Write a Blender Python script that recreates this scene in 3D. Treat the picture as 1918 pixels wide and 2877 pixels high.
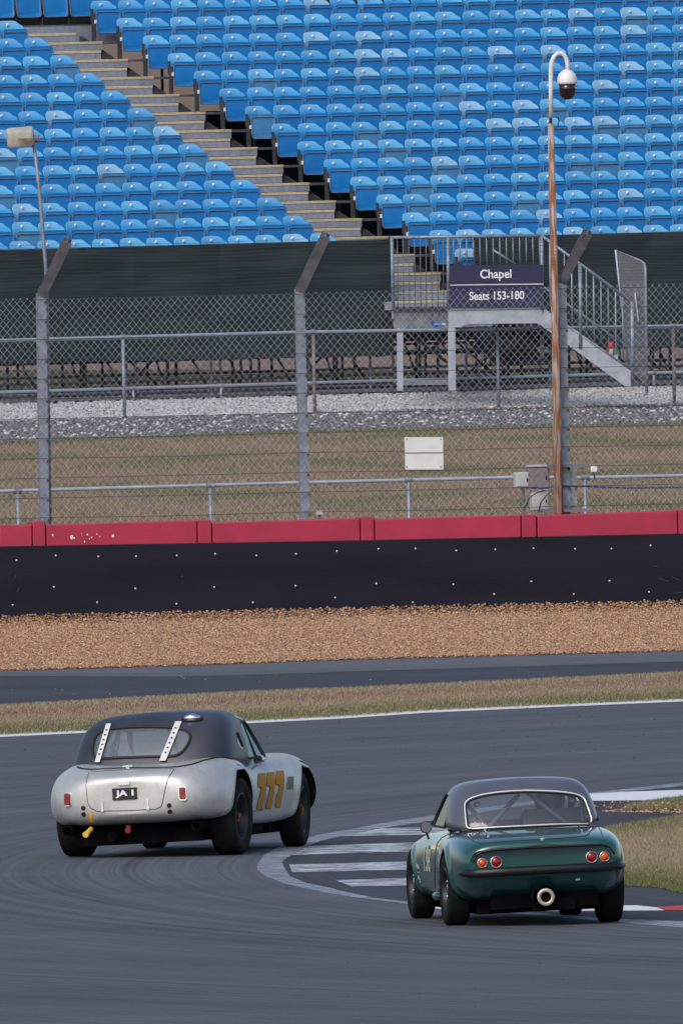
import bpy, bmesh, math, random
import numpy as np
from mathutils import Vector, Matrix
from mathutils.bvhtree import BVHTree

random.seed(7)
RNG = np.random.default_rng(7)
scene = bpy.context.scene
for o in list(bpy.data.objects):
    bpy.data.objects.remove(o)
COL = scene.collection
R = math.radians

# ------------------------------------------------------------------ camera
# photograph: 1918 x 2877 px; long lens from a raised bank far across the circuit
PW, PH = 1918.0, 2877.0
FPX = 97300.0                  # focal length in photograph pixels
CAM_H = 8.2
PITCH = math.atan((PH / 2 + 239.0) / FPX)
ROLL = R(1.1)
CAM = Vector((0, 0, CAM_H))
_F = Vector((0, math.cos(PITCH), -math.sin(PITCH)))
_R0 = Vector((1, 0, 0))
_U0 = Vector((0, math.sin(PITCH), math.cos(PITCH)))
CR = _R0 * math.cos(ROLL) - _U0 * math.sin(ROLL)
CU = _R0 * math.sin(ROLL) + _U0 * math.cos(ROLL)
cam_data = bpy.data.cameras.new('camera')
cam_data.sensor_fit = 'VERTICAL'
cam_data.sensor_height = 36.0
cam_data.sensor_width = 36.0
cam_data.lens = FPX / PH * 36.0
cam_data.clip_start = 20.0
cam_data.clip_end = 9000.0
cam = bpy.data.objects.new('camera', cam_data)
COL.objects.link(cam)
cam.matrix_world = Matrix((
    (CR.x, CU.x, -_F.x, CAM.x), (CR.y, CU.y, -_F.y, CAM.y),
    (CR.z, CU.z, -_F.z, CAM.z), (0, 0, 0, 1)))
scene.camera = cam

# ------------------------------------------------------------------ light
SUN_AZ, SUN_EL = R(206), R(42)      # high behind thin cloud
world = bpy.data.worlds.new('World')
scene.world = world
world.use_nodes = True
wn = world.node_tree
for n in list(wn.nodes):
    wn.nodes.remove(n)
sky = wn.nodes.new('ShaderNodeTexSky')
sky.sky_type = 'NISHITA'
sky.sun_disc = False
sky.sun_elevation = SUN_EL
sky.sun_rotation = SUN_AZ
sky.air_density = 1.0
sky.dust_density = 2.5
sky.ozone_density = 1.0
bg = wn.nodes.new('ShaderNodeBackground')
bg.inputs['Strength'].default_value = 0.15
wo = wn.nodes.new('ShaderNodeOutputWorld')
wn.links.new(sky.outputs[0], bg.inputs[0])
wn.links.new(bg.outputs[0], wo.inputs[0])
sun_d = bpy.data.lights.new('sun', 'SUN')
sun_d.energy = 1.2
sun_d.angle = R(30)
sun_d.color = (1.0, 0.985, 0.965)
sun = bpy.data.objects.new('sun', sun_d)
COL.objects.link(sun)
_sd = Vector((math.sin(SUN_AZ) * math.cos(SUN_EL), math.cos(SUN_AZ) * math.cos(SUN_EL), math.sin(SUN_EL)))
sun.rotation_euler = _sd.to_track_quat('Z', 'Y').to_euler()
sun.location = (0, 300, 60)
vs = scene.view_settings
vs.view_transform = 'Standard'
vs.look = 'None'
vs.gamma = 1.0
vs.exposure = 0.13
vs.use_curve_mapping = False
scene.cycles.max_bounces = 8
scene.cycles.transparent_max_bounces = 16
scene.cycles.use_denoising = True

# ------------------------------------------------------------------ pixel helpers
def ray(px, py):
    return (_F + CR * ((px - PW / 2) / FPX) - CU * ((py - PH / 2) / FPX))

def G(px, py, z=0.0):
    """pixel -> point where its ray meets the level z"""
    d = ray(px, py)
    return CAM + d * ((z - CAM.z) / d.z)

def P(px, py, D):
    """pixel -> point of its ray at depth D"""
    d = ray(px, py)
    return CAM + d * (D / d.y)

def on_plane(px, py, p0, n):
    d = ray(px, py)
    return CAM + d * ((p0 - CAM).dot(n) / d.dot(n))

# ------------------------------------------------------------------ materials
MATS = {}
def mat(name, c1, c2=None, scale=4.0, rough=0.6, metal=0.0, bump=0.0, bscale=None, stretch=(1, 1, 1),
        contrast=(0.35, 0.65), spec=0.5, coat=0.0, detail=6.0, space='Object', vary=0.0, ior=None):
    m = bpy.data.materials.new(name)
    m.use_nodes = True
    nt = m.node_tree
    b = nt.nodes['Principled BSDF']
    b.inputs['Roughness'].default_value = rough
    b.inputs['Metallic'].default_value = metal
    b.inputs['Specular IOR Level'].default_value = spec
    b.inputs['Coat Weight'].default_value = coat
    b.inputs['Coat Roughness'].default_value = 0.06
    tc = nt.nodes.new('ShaderNodeTexCoord')
    geo = nt.nodes.new('ShaderNodeNewGeometry')
    mp = nt.nodes.new('ShaderNodeMapping')
    mp.inputs['Scale'].default_value = stretch
    nt.links.new(tc.outputs['Object'] if space == 'Object' else geo.outputs['Position'], mp.inputs['Vector'])
    src = None
    if c2 is not None:
        no = nt.nodes.new('ShaderNodeTexNoise')
        no.inputs['Scale'].default_value = scale
        no.inputs['Detail'].default_value = detail
        nt.links.new(mp.outputs[0], no.inputs['Vector'])
        rp = nt.nodes.new('ShaderNodeValToRGB')
        rp.color_ramp.elements[0].position = contrast[0]
        rp.color_ramp.elements[1].position = contrast[1]
        rp.color_ramp.elements[0].color = (*c1, 1)
        rp.color_ramp.elements[1].color = (*c2, 1)
        nt.links.new(no.outputs['Fac'], rp.inputs[0])
        src = rp.outputs[0]
    else:
        b.inputs['Base Color'].default_value = (*c1, 1)
    if vary > 0:
        oi = nt.nodes.new('ShaderNodeObjectInfo')
        hs = nt.nodes.new('ShaderNodeHueSaturation')
        mr = nt.nodes.new('ShaderNodeMapRange')
        mr.inputs[3].default_value = 1 - vary
        mr.inputs[4].default_value = 1 + vary
        nt.links.new(oi.outputs['Random'], mr.inputs[0])
        nt.links.new(mr.outputs[0], hs.inputs['Value'])
        if src is None:
            hs.inputs['Color'].default_value = (*c1, 1)
        else:
            nt.links.new(src, hs.inputs['Color'])
        src = hs.outputs[0]
    if src is not None:
        nt.links.new(src, b.inputs['Base Color'])
    if bump > 0:
        n2 = nt.nodes.new('ShaderNodeTexNoise')
        n2.inputs['Scale'].default_value = bscale or scale * 4
        n2.inputs['Detail'].default_value = 5
        nt.links.new(mp.outputs[0], n2.inputs['Vector'])
        bp = nt.nodes.new('ShaderNodeBump')
        bp.inputs['Strength'].default_value = bump
        bp.inputs['Distance'].default_value = 0.02
        nt.links.new(n2.outputs['Fac'], bp.inputs['Height'])
        nt.links.new(bp.outputs[0], b.inputs['Normal'])
    MATS[name] = m
    return m

def glass_mat(name, tint, clear, rough=0.02, body=0.0, body_col=(.5, .55, .6), refl=.05):
    """thin pane: part transparent, part haze, with a clear reflection on top"""
    m = bpy.data.materials.new(name)
    m.use_nodes = True
    nt = m.node_tree
    for n in list(nt.nodes):
        nt.nodes.remove(n)
    out = nt.nodes.new('ShaderNodeOutputMaterial')
    tr = nt.nodes.new('ShaderNodeBsdfTransparent')
    tr.inputs[0].default_value = (*[t * clear for t in tint], 1)
    di = nt.nodes.new('ShaderNodeBsdfDiffuse')
    di.inputs[0].default_value = (*body_col, 1)
    m1 = nt.nodes.new('ShaderNodeMixShader')
    m1.inputs[0].default_value = body
    nt.links.new(tr.outputs[0], m1.inputs[1])
    nt.links.new(di.outputs[0], m1.inputs[2])
    gl = nt.nodes.new('ShaderNodeBsdfGlossy')
    gl.inputs['Roughness'].default_value = rough
    lw = nt.nodes.new('ShaderNodeLayerWeight')
    lw.inputs[0].default_value = .5
    pw = nt.nodes.new('ShaderNodeMath')
    pw.operation = 'POWER'
    pw.inputs[1].default_value = 4.0
    nt.links.new(lw.outputs['Facing'], pw.inputs[0])
    fr = nt.nodes.new('ShaderNodeMath')
    fr.operation = 'MULTIPLY_ADD'
    fr.inputs[1].default_value = .9
    fr.inputs[2].default_value = refl
    nt.links.new(pw.outputs[0], fr.inputs[0])
    m2 = nt.nodes.new('ShaderNodeMixShader')
    nt.links.new(fr.outputs[0], m2.inputs[0])
    nt.links.new(m1.outputs[0], m2.inputs[1])
    nt.links.new(gl.outputs[0], m2.inputs[2])
    nt.links.new(m2.outputs[0], out.inputs[0])
    MATS[name] = m
    return m

# ------------------------------------------------------------------ mesh helpers
class MB:
    """collects simple shapes; build() links them as ONE mesh object"""
    def __init__(s):
        s.v, s.f, s.m = [], [], []
    def add(s, vs, fs, mi=0):
        o = len(s.v)
        s.v += [tuple(v) for v in vs]
        s.f += [tuple(i + o for i in f) for f in fs]
        s.m += [mi] * len(fs)
        return s
    def box(s, c, size, rot=None, mi=0):
        hx, hy, hz = size[0] / 2, size[1] / 2, size[2] / 2
        vs = [Vector((x, y, z)) for x in (-hx, hx) for y in (-hy, hy) for z in (-hz, hz)]
        if rot is not None:
            vs = [rot @ v for v in vs]
        c = Vector(c)
        return s.add([v + c for v in vs], [(0, 1, 3, 2), (4, 6, 7, 5), (0, 4, 5, 1), (2, 3, 7, 6), (0, 2, 6, 4), (1, 5, 7, 3)], mi)
    def bar(s, a, b, w, h, up=(0, 0, 1), mi=0):
        a, b = Vector(a), Vector(b)
        d = (b - a)
        L = d.length
        d.normalize()
        up = Vector(up)
        x = d.cross(up)
        if x.length < 1e-4:
            x = d.cross(Vector((0, 1, 0)))
        x.normalize()
        z = x.cross(d)
        rot = Matrix((x, d, z)).transposed()
        return s.box((a + b) / 2, (w, L, h), rot, mi)
    def tube(s, pts, r, n=8, closed=False, caps=True, mi=0):
        pts = [Vector(p) for p in pts]
        rs = r if isinstance(r, (list, tuple)) else [r] * len(pts)
        N = len(pts)
        rings = []
        prev = None
        for i, p in enumerate(pts):
            if closed:
                t = (pts[(i + 1) % N] - pts[i - 1])
            else:
                t = pts[min(i + 1, N - 1)] - pts[max(i - 1, 0)]
            if t.length < 1e-9:
                t = Vector((0, 0, 1))
            t.normalize()
            if prev is None:
                ref = Vector((0, 0, 1)) if abs(t.z) < 0.9 else Vector((1, 0, 0))
                x = t.cross(ref).normalized()
            else:
                x = (prev - t * prev.dot(t))
                x = x.normalized() if x.length > 1e-6 else t.orthogonal().normalized()
            prev = x
            y = t.cross(x)
            rings.append([p + (x * math.cos(2 * math.pi * k / n) + y * math.sin(2 * math.pi * k / n)) * rs[i] for k in range(n)])
        vs = [v for rg in rings for v in rg]
        fs = []
        for i in range(N if closed else N - 1):
            j = (i + 1) % N
            for k in range(n):
                l = (k + 1) % n
                fs.append((i * n + k, i * n + l, j * n + l, j * n + k))
        if caps and not closed:
            fs.append(tuple(range(n - 1, -1, -1)))
            fs.append(tuple((N - 1) * n + k for k in range(n)))
        return s.add(vs, fs, mi)
    def lathe(s, prof, n=24, axis='z', c=(0, 0, 0), mi=0, caps=True):
        c = Vector(c)
        vs, fs = [], []
        for (r, h) in prof:
            for k in range(n):
                a = 2 * math.pi * k / n
                p = (r * math.cos(a), r * math.sin(a), h)
                if axis == 'x':
                    p = (p[2], p[0], p[1])
                elif axis == 'y':
                    p = (p[1], p[2], p[0])
                vs.append(Vector(p) + c)
        for i in range(len(prof) - 1):
            for k in range(n):
                l = (k + 1) % n
                fs.append((i * n + k, i * n + l, (i + 1) * n + l, (i + 1) * n + k))
        if caps:
            fs.append(tuple(range(n - 1, -1, -1)))
            fs.append(tuple((len(prof) - 1) * n + k for k in range(n)))
        return s.add(vs, fs, mi)
    def prism(s, poly, off, mi=0):
        """polygon of 3-D points extruded by the vector off"""
        n = len(poly)
        off = Vector(off)
        vs = [Vector(p) for p in poly] + [Vector(p) + off for p in poly]
        fs = [tuple(range(n - 1, -1, -1)), tuple(range(n, 2 * n))]
        fs += [(i, (i + 1) % n, n + (i + 1) % n, n + i) for i in range(n)]
        return s.add(vs, fs, mi)
    def mesh(s, name, mats, smooth=False):
        me = bpy.data.meshes.new(name)
        me.from_pydata(s.v, [], s.f)
        for m in (mats if isinstance(mats, (list, tuple)) else [mats]):
            me.materials.append(m)
        if any(s.m):
            me.polygons.foreach_set('material_index', s.m)
        if smooth:
            me.polygons.foreach_set('use_smooth', [True] * len(me.polygons))
        bm = bmesh.new()
        bm.from_mesh(me)
        bmesh.ops.recalc_face_normals(bm, faces=bm.faces)
        bm.to_mesh(me)
        bm.free()
        return me
    def build(s, name, mats, parent=None, smooth=False, bevel=0.0, auto=None):
        me = s.mesh(name, mats, smooth)
        o = link(name, me, parent)
        if bevel > 0:
            bv = o.modifiers.new('bevel', 'BEVEL')
            bv.width = bevel
            bv.segments = 2
            bv.limit_method = 'ANGLE'
        if auto is not None:
            me.polygons.foreach_set('use_smooth', [True] * len(me.polygons))
            me.set_sharp_from_angle(angle=R(auto))
        return o

def link(name, me, parent=None):
    o = bpy.data.objects.new(name, me)
    COL.objects.link(o)
    if parent is not None:
        o.parent = parent
    return o

def tag(o, label=None, cat=None, group=None, kind=None):
    if label:
        o['label'] = label
    if cat:
        o['category'] = cat
    if group:
        o['group'] = group
    if kind:
        o['kind'] = kind
    return o

def thing(name, label, cat, loc=(0, 0, 0), rotz=0.0, group=None):
    o = bpy.data.objects.new(name, None)
    o.empty_display_size = 0.3
    COL.objects.link(o)
    o.location = loc
    o.rotation_euler = (0, 0, rotz)
    return tag(o, label, cat, group)

def poly_sheet(name, pts, z, m, kind='structure', uv=False):
    """flat polygon laid on the ground"""
    me = bpy.data.meshes.new(name)
    bm = bmesh.new()
    f = bm.faces.new([bm.verts.new((p.x, p.y, z)) for p in pts])
    f.normal_update()
    if f.normal.z < 0:
        f.normal_flip()
    bmesh.ops.triangulate(bm, faces=bm.faces[:])
    bm.to_mesh(me)
    bm.free()
    me.materials.append(m)
    o = link(name, me)
    if kind:
        o['kind'] = kind
    return o

def strip(name, near, far, m, parent=None, kind='structure', rows=1):
    """sheet between two polylines of the same length, with a UV across it (0 = far edge)"""
    n = len(near)
    vs, fs = [], []
    for r in range(rows + 1):
        t = r / rows
        vs += [far[i].lerp(near[i], t) for i in range(n)]
    for r in range(rows):
        for i in range(n - 1):
            a = r * n + i
            fs.append((a, a + n, a + n + 1, a + 1))
    me = bpy.data.meshes.new(name)
    me.from_pydata([tuple(v) for v in vs], [], fs)
    uvl = me.uv_layers.new(name='UVMap')
    for lp in me.loops:
        r, i = divmod(lp.vertex_index, n)
        uvl.data[lp.index].uv = (vs[lp.vertex_index].x, r / rows)
    me.materials.append(m)
    o = link(name, me, parent)
    if kind and parent is None:
        o['kind'] = kind
    return o

def extend(pts, z, wide=70.0):
    """polyline of pixels -> ground points, with both ends carried on straight"""
    w = [G(px, py, z) for px, py in pts]
    a = w[0] + (w[0] - w[1]).normalized() * wide
    b = w[-1] + (w[-1] - w[-2]).normalized() * wide
    return [a] + w + [b]

def resample(px, xs):
    x0 = [p[0] for p in px]
    y0 = [p[1] for p in px]
    out = []
    for x in xs:
        if x <= x0[0]:
            y = y0[0] + (y0[1] - y0[0]) / (x0[1] - x0[0]) * (x - x0[0])
        elif x >= x0[-1]:
            y = y0[-1] + (y0[-1] - y0[-2]) / (x0[-1] - x0[-2]) * (x - x0[-1])
        else:
            y = float(np.interp(x, x0, y0))
        out.append((x, y))
    return out

def scatter(name, pts, make, mats, kind='stuff', parent=None, label=None, cat=None):
    """pts: (N,3) numpy; make(pts) -> verts (N,k,3), faces of one piece, material index per piece"""
    v, f, mi = make(pts)
    N, k, _ = v.shape
    f = np.asarray(f)
    fs = (f[None] + (np.arange(N) * k)[:, None, None]).reshape(-1, f.shape[1])
    me = bpy.data.meshes.new(name)
    me.vertices.add(N * k)
    me.vertices.foreach_set('co', v.reshape(-1).astype(np.float32))
    nf, sz = fs.shape
    me.loops.add(nf * sz)
    me.loops.foreach_set('vertex_index', fs.reshape(-1).astype(np.int32))
    me.polygons.add(nf)
    me.polygons.foreach_set('loop_start', (np.arange(nf) * sz).astype(np.int32))
    me.polygons.foreach_set('material_index', np.repeat(mi, len(f)).astype(np.int32))
    for m in mats:
        me.materials.append(m)
    me.update(calc_edges=True)
    me.validate()
    o = link(name, me, parent)
    o['kind'] = kind
    if label:
        tag(o, label, cat)
    return o

def stones(pts, smin, smax, nm, flat=0.7, probs=None):
    N = len(pts)
    base = np.array([(1, 0, 0), (-.5, .87, 0), (-.5, -.87, 0), (.1, .1, .8), (-.1, 0, -.6)], float)
    f = [(0, 1, 3), (1, 2, 3), (2, 0, 3), (1, 0, 4), (2, 1, 4), (0, 2, 4)]
    a = RNG.uniform(0, 6.28, N)
    s = RNG.uniform(smin, smax, N)[:, None]
    b = base[None] * (1 + RNG.uniform(-.3, .3, (N, 5, 3)))
    x = b[..., 0] * np.cos(a)[:, None] - b[..., 1] * np.sin(a)[:, None]
    y = b[..., 0] * np.sin(a)[:, None] + b[..., 1] * np.cos(a)[:, None]
    z = b[..., 2] * flat + RNG.uniform(-.3, .3, N)[:, None] * x / 1.0
    v = np.stack([x * s, y * s, z * s + s * .35], -1) + pts[:, None, :]
    return v, f, RNG.choice(nm, N, p=probs)

def blades(pts, hmin, hmax, w, nm, probs=None, pick=None):
    N = len(pts)
    a = RNG.uniform(0, 6.28, N)
    h = RNG.uniform(hmin, hmax, N)
    lean = RNG.uniform(.1, .9, N) * h
    la = RNG.uniform(0, 6.28, N)
    dx, dy = np.cos(a) * w / 2, np.sin(a) * w / 2
    v = np.zeros((N, 3, 3))
    v[:, 0] = pts + np.stack([-dx, -dy, np.zeros(N) - .004], -1)
    v[:, 1] = pts + np.stack([dx, dy, np.zeros(N) - .004], -1)
    v[:, 2] = pts + np.stack([np.cos(la) * lean, np.sin(la) * lean, h], -1)
    mi = pick if pick is not None else RNG.choice(nm, N, p=probs)
    return v, [(0, 1, 2)], mi
# ================================================================== SETTING MATERIALS
def nodes_of(m):
    return m.node_tree.nodes, m.node_tree.links, m.node_tree.nodes['Principled BSDF']

def ramp(N, stops, interp='LINEAR'):
    rp = N.new('ShaderNodeValToRGB')
    cr = rp.color_ramp
    cr.interpolation = interp
    while len(cr.elements) < len(stops):
        cr.elements.new(0.5)
    for e, (p, c) in zip(cr.elements, stops):
        e.position = p
        e.color = (*c, 1)
    return rp

def noise(N, L, vec, scale, detail=6, rough=.6):
    no = N.new('ShaderNodeTexNoise')
    no.inputs['Scale'].default_value = scale
    no.inputs['Detail'].default_value = detail
    no.inputs['Roughness'].default_value = rough
    if vec is not None:
        L.new(vec, no.inputs['Vector'])
    return no

def mixc(N, L, fac, a, b, mode='MIX'):
    mx = N.new('ShaderNodeMix')
    mx.data_type = 'RGBA'
    mx.blend_type = mode
    for i, v in ((0, fac), (6, a), (7, b)):
        if hasattr(v, 'links') or hasattr(v, 'is_linked'):
            L.new(v, mx.inputs[i])
        elif isinstance(v, (int, float)):
            mx.inputs[i].default_value = v
        else:
            mx.inputs[i].default_value = (*v, 1)
    return mx.outputs[2]

def bump(N, L, B, height, strength, dist=.01):
    bp = N.new('ShaderNodeBump')
    bp.inputs['Strength'].default_value = strength
    bp.inputs['Distance'].default_value = dist
    L.new(height, bp.inputs['Height'])
    L.new(bp.outputs[0], B.inputs['Normal'])

# the bend: rubber lines lie on arcs round its centre
BEND_C = G(722, 2436) + Vector((67.0, 0, 0))
def asphalt_mat(name, dark, light, streak=0.0, grain=1.0, rough=.85):
    m = bpy.data.materials.new(name)
    m.use_nodes = True
    N, L, B = nodes_of(m)
    geo = N.new('ShaderNodeNewGeometry')
    pos = geo.outputs['Position']
    fine = noise(N, L, pos, 45, 4, .7)
    base = ramp(N, [(.3, dark), (.7, light)])
    L.new(fine.outputs[0], base.inputs[0])
    big = noise(N, L, pos, .35, 4)
    col = mixc(N, L, .5, base.outputs[0], (0, 0, 0))
    rb = ramp(N, [(.3, (.82, .82, .82)), (.7, (1.12, 1.12, 1.12))])
    L.new(big.outputs[0], rb.inputs[0])
    col = mixc(N, L, 1.0, base.outputs[0], rb.outputs[0], 'MULTIPLY')
    if streak > 0:
        sub = N.new('ShaderNodeVectorMath')
        sub.operation = 'SUBTRACT'
        sub.inputs[1].default_value = BEND_C
        L.new(pos, sub.inputs[0])
        ln = N.new('ShaderNodeVectorMath')
        ln.operation = 'LENGTH'
        L.new(sub.outputs[0], ln.inputs[0])
        sp = N.new('ShaderNodeSeparateXYZ')
        L.new(sub.outputs[0], sp.inputs[0])
        at = N.new('ShaderNodeMath')
        at.operation = 'ARCTAN2'
        L.new(sp.outputs[1], at.inputs[0])
        neg = N.new('ShaderNodeMath')
        neg.operation = 'MULTIPLY'
        neg.inputs[1].default_value = -1
        L.new(sp.outputs[0], neg.inputs[0])
        L.new(neg.outputs[0], at.inputs[1])
        for k, (sr, sa, amt, lo, hi) in enumerate([(2.2, 1.2, streak * .45, .3, .7), (12.0, 2.0, streak * 1.1, .36, .56), (27.0, 2.4, streak * 1.2, .38, .60), (5.0, 1.6, streak * 1.3, .34, .46), (.45, .8, streak * .7, .35, .65)]):
            cb = N.new('ShaderNodeCombineXYZ')
            a = N.new('ShaderNodeMath'); a.operation = 'MULTIPLY'; a.inputs[1].default_value = sr
            b = N.new('ShaderNodeMath'); b.operation = 'MULTIPLY'; b.inputs[1].default_value = sa
            L.new(ln.outputs['Value'], a.inputs[0]); L.new(at.outputs[0], b.inputs[0])
            L.new(a.outputs[0], cb.inputs[0]); L.new(b.outputs[0], cb.inputs[1])
            cb.inputs[2].default_value = k * 7.3
            sn = noise(N, L, cb.outputs[0], 1.0, 5, .55)
            rs = ramp(N, [(lo, (1 - amt,) * 3), (hi, (1 + amt * .55,) * 3)])
            L.new(sn.outputs[0], rs.inputs[0])
            col = mixc(N, L, 1.0, col, rs.outputs[0], 'MULTIPLY')
    L.new(col, B.inputs['Base Color'])
    B.inputs['Roughness'].default_value = rough
    B.inputs['Specular IOR Level'].default_value = .3
    bump(N, L, B, fine.outputs[0], .6 * grain, .008)
    return m

def worn_paint_mat(name, paint, under, lo, hi, scale=5.0):
    m = bpy.data.materials.new(name)
    m.use_nodes = True
    N, L, B = nodes_of(m)
    geo = N.new('ShaderNodeNewGeometry')
    mp = N.new('ShaderNodeMapping')
    mp.inputs['Scale'].default_value = (.55, 1.1, 1)
    L.new(geo.outputs['Position'], mp.inputs[0])
    n1 = noise(N, L, mp.outputs[0], scale, 10, .80)
    rp = ramp(N, [(lo, under), (hi, paint)])
    L.new(n1.outputs[0], rp.inputs[0])
    n2 = noise(N, L, mp.outputs[0], 40, 3, .7)
    r2 = ramp(N, [(.3, (.78,) * 3), (.65, (1,) * 3)])
    L.new(n2.outputs[0], r2.inputs[0])
    L.new(mixc(N, L, 1.0, rp.outputs[0], r2.outputs[0], 'MULTIPLY'), B.inputs['Base Color'])
    B.inputs['Roughness'].default_value = .7
    return m

def grass_ground_mat(name, brown, straw, green, sx, sy, bands=None, cover=.5):
    m = bpy.data.materials.new(name)
    m.use_nodes = True
    N, L, B = nodes_of(m)
    geo = N.new('ShaderNodeNewGeometry')
    mp = N.new('ShaderNodeMapping')
    mp.inputs['Scale'].default_value = (sx, sy, 1)
    L.new(geo.outputs['Position'], mp.inputs[0])
    n1 = noise(N, L, mp.outputs[0], 1.0, 7, .62)
    if bands:
        uv = N.new('ShaderNodeTexCoord')
        sp = N.new('ShaderNodeSeparateXYZ')
        L.new(uv.outputs['UV'], sp.inputs[0])
        ad = N.new('ShaderNodeMath'); ad.operation = 'MULTIPLY_ADD'
        ad.inputs[1].default_value = .28
        ad.inputs[2].default_value = -.14
        L.new(n1.outputs[0], ad.inputs[0])
        a2 = N.new('ShaderNodeMath'); a2.operation = 'ADD'
        L.new(ad.outputs[0], a2.inputs[0]); L.new(sp.outputs[1], a2.inputs[1])
        rp = ramp(N, bands)
        L.new(a2.outputs[0], rp.inputs[0])
        col = rp.outputs[0]
    else:
        rp = ramp(N, [(cover - .16, brown), (cover, straw), (cover + .12, green)])
        L.new(n1.outputs[0], rp.inputs[0])
        col = rp.outputs[0]
    n3 = noise(N, L, geo.outputs['Position'], 14, 5, .75)
    r3 = ramp(N, [(.3, (.6,) * 3), (.7, (1.25,) * 3)])
    L.new(n3.outputs[0], r3.inputs[0])
    L.new(mixc(N, L, 1.0, col, r3.outputs[0], 'MULTIPLY'), B.inputs['Base Color'])
    B.inputs['Roughness'].default_value = .95
    B.inputs['Specular IOR Level'].default_value = .1
    bump(N, L, B, n3.outputs[0], .8, .05)
    return m

BROWN, STRAW, GREEN = (.18, .122, .088), (.27, .21, .145), (.09, .10, .045)
m_track = asphalt_mat('track_asphalt', (.042, .046, .059), (.117, .122, .146), streak=.14)
m_newtar = asphalt_mat('dark_asphalt', (.030, .031, .045), (.056, .058, .078), streak=.10)
m_grey_tar = asphalt_mat('pale_asphalt', (.085, .088, .104), (.130, .133, .150), streak=.05)
m_line = worn_paint_mat('white_line_paint', (.74, .75, .77), (.42, .43, .46), .28, .40, 6)
m_band = worn_paint_mat('worn_kerb_paint', (.50, .54, .61), (.05, .054, .07), .42, .64, 8)
m_stripe = worn_paint_mat('kerb_stripe_paint', (.66, .69, .75), (.05, .053, .068), .45, .56, 4)
m_white2 = worn_paint_mat('fresh_kerb_paint', (.76, .77, .79), (.3, .31, .34), .22, .42, 5)
m_redk = worn_paint_mat('red_kerb_paint', (.52, .025, .03), (.22, .03, .04), .2, .42, 8)
m_ground = grass_ground_mat('dry_infield_grass', (.225, .150, .118), (.26, .18, .142), (.135, .118, .075), .55, .10, cover=.52)
m_verge = grass_ground_mat('mown_verge', BROWN, STRAW, GREEN, 1.6, .5, bands=[
    (0.0, (.20, .18, .105)), (.12, (.21, .17, .11)), (.22, (.16, .105, .072)), (.42, (.18, .122, .085)), (.52, (.27, .21, .15)),
    (.66, (.19, .15, .09)), (.78, (.10, .098, .045)), (1.0, (.088, .098, .04))])
m_infield = grass_ground_mat('infield_patch', (.17, .115, .08), (.26, .20, .135), (.085, .10, .035), .9, .12, bands=[
    (0.0, (.10, .125, .04)), (.12, (.11, .12, .045)), (.22, (.22, .175, .105)), (.38, (.27, .20, .14)), (.58, (.24, .185, .125)),
    (.75, (.18, .155, .08)), (.86, (.075, .10, .03)), (1.0, (.07, .09, .03))])
m_gravel = mat('gravel_bed', (.27, .155, .09), (.40, .24, .15), scale=12, rough=.95, bump=.6, space='World', spec=.1)
m_gravels = [mat('gravel_stone_' + 'abcde'[i], c, rough=.9, spec=.15) for i, c in enumerate(
    [(.40, .225, .13), (.50, .30, .185), (.27, .145, .08), (.60, .42, .30), (.13, .08, .058)])]
m_crush = mat('crushed_grey_bed', (.10, .098, .105), (.19, .185, .195), scale=9, rough=.95, bump=.6, space='World', spec=.1)
m_chips = [mat('chipping_' + 'abcd'[i], c, rough=.9, spec=.15) for i, c in enumerate(
    [(.50, .49, .50), (.41, .405, .42), (.25, .245, .26), (.60, .59, .59)])]
m_greys = [mat('crushed_stone_' + 'abc'[i], c, rough=.9, spec=.15) for i, c in enumerate([(.16, .155, .165), (.23, .225, .235), (.09, .088, .095)])]
m_blades = [mat('grass_blade_' + 'abcd'[i], c, rough=.85, spec=.1) for i, c in enumerate(
    [(.12, .135, .055), (.23, .21, .115), (.38, .30, .215), (.29, .195, .145)])]
m_galv = mat('galvanised_steel', (.18, .21, .27), (.29, .32, .39), scale=9, rough=.5, metal=.35, bump=.05)
m_galv_d = mat('weathered_steel', (.115, .125, .155), (.20, .21, .245), scale=7, rough=.6, metal=.25, bump=.08)
m_galv_l = mat('bright_galvanised_steel', (.30, .335, .40), (.42, .455, .52), scale=6, rough=.45, metal=.3)
m_wire = mat('fence_wire', (.34, .38, .43), (.46, .50, .55), scale=20, rough=.5, metal=.3)
m_wire_g = mat('grey_overhang_wire', (.06, .065, .07), rough=.6)
m_wire_d = mat('dark_tension_wire', (.05, .05, .055), rough=.6)
m_rust = mat('rusty_steel', (.26, .105, .05), (.40, .36, .34), scale=5, rough=.85, bump=.2, stretch=(6, 6, .55), contrast=(.46, .60), spec=.2)
m_rust2 = mat('rust_stained_steel', (.13, .085, .075), (.26, .22, .21), scale=6, rough=.8, stretch=(3, 3, .6))
m_white = mat('white_enamel', (.74, .74, .74), (.66, .66, .67), scale=5, rough=.35)
m_offwhite = mat('weathered_white_plastic', (.56, .57, .58), (.44, .45, .47), scale=8, rough=.5)
m_black = mat('black_plastic', (.012, .012, .014), rough=.4)
m_redwall = mat('red_barrier_paint', (.44, .024, .066), (.37, .021, .056), scale=3, rough=.55, bump=.05, bscale=30, space='World', vary=.05)
m_belt = mat('black_conveyor_belt', (.0062, .0066, .0150), (.012, .0125, .024), scale=1.2, rough=.75, bump=.15, bscale=40, stretch=(.35, .35, 2.5), space='World', spec=.25)
m_bolt = mat('zinc_bolt', (.62, .63, .64), rough=.35, metal=.5)
m_scuff = mat('belt_scuff', (.07, .072, .085), (.03, .03, .04), scale=20, rough=.8)
m_drop = mat('white_spatter', (.72, .70, .70), rough=.7)
m_net = mat('green_screen_net', (.028, .039, .043), (.040, .054, .059), scale=1.4, rough=.9, bump=.35, bscale=3.0, stretch=(.6, .6, 7), space='World', spec=.15)
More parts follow.
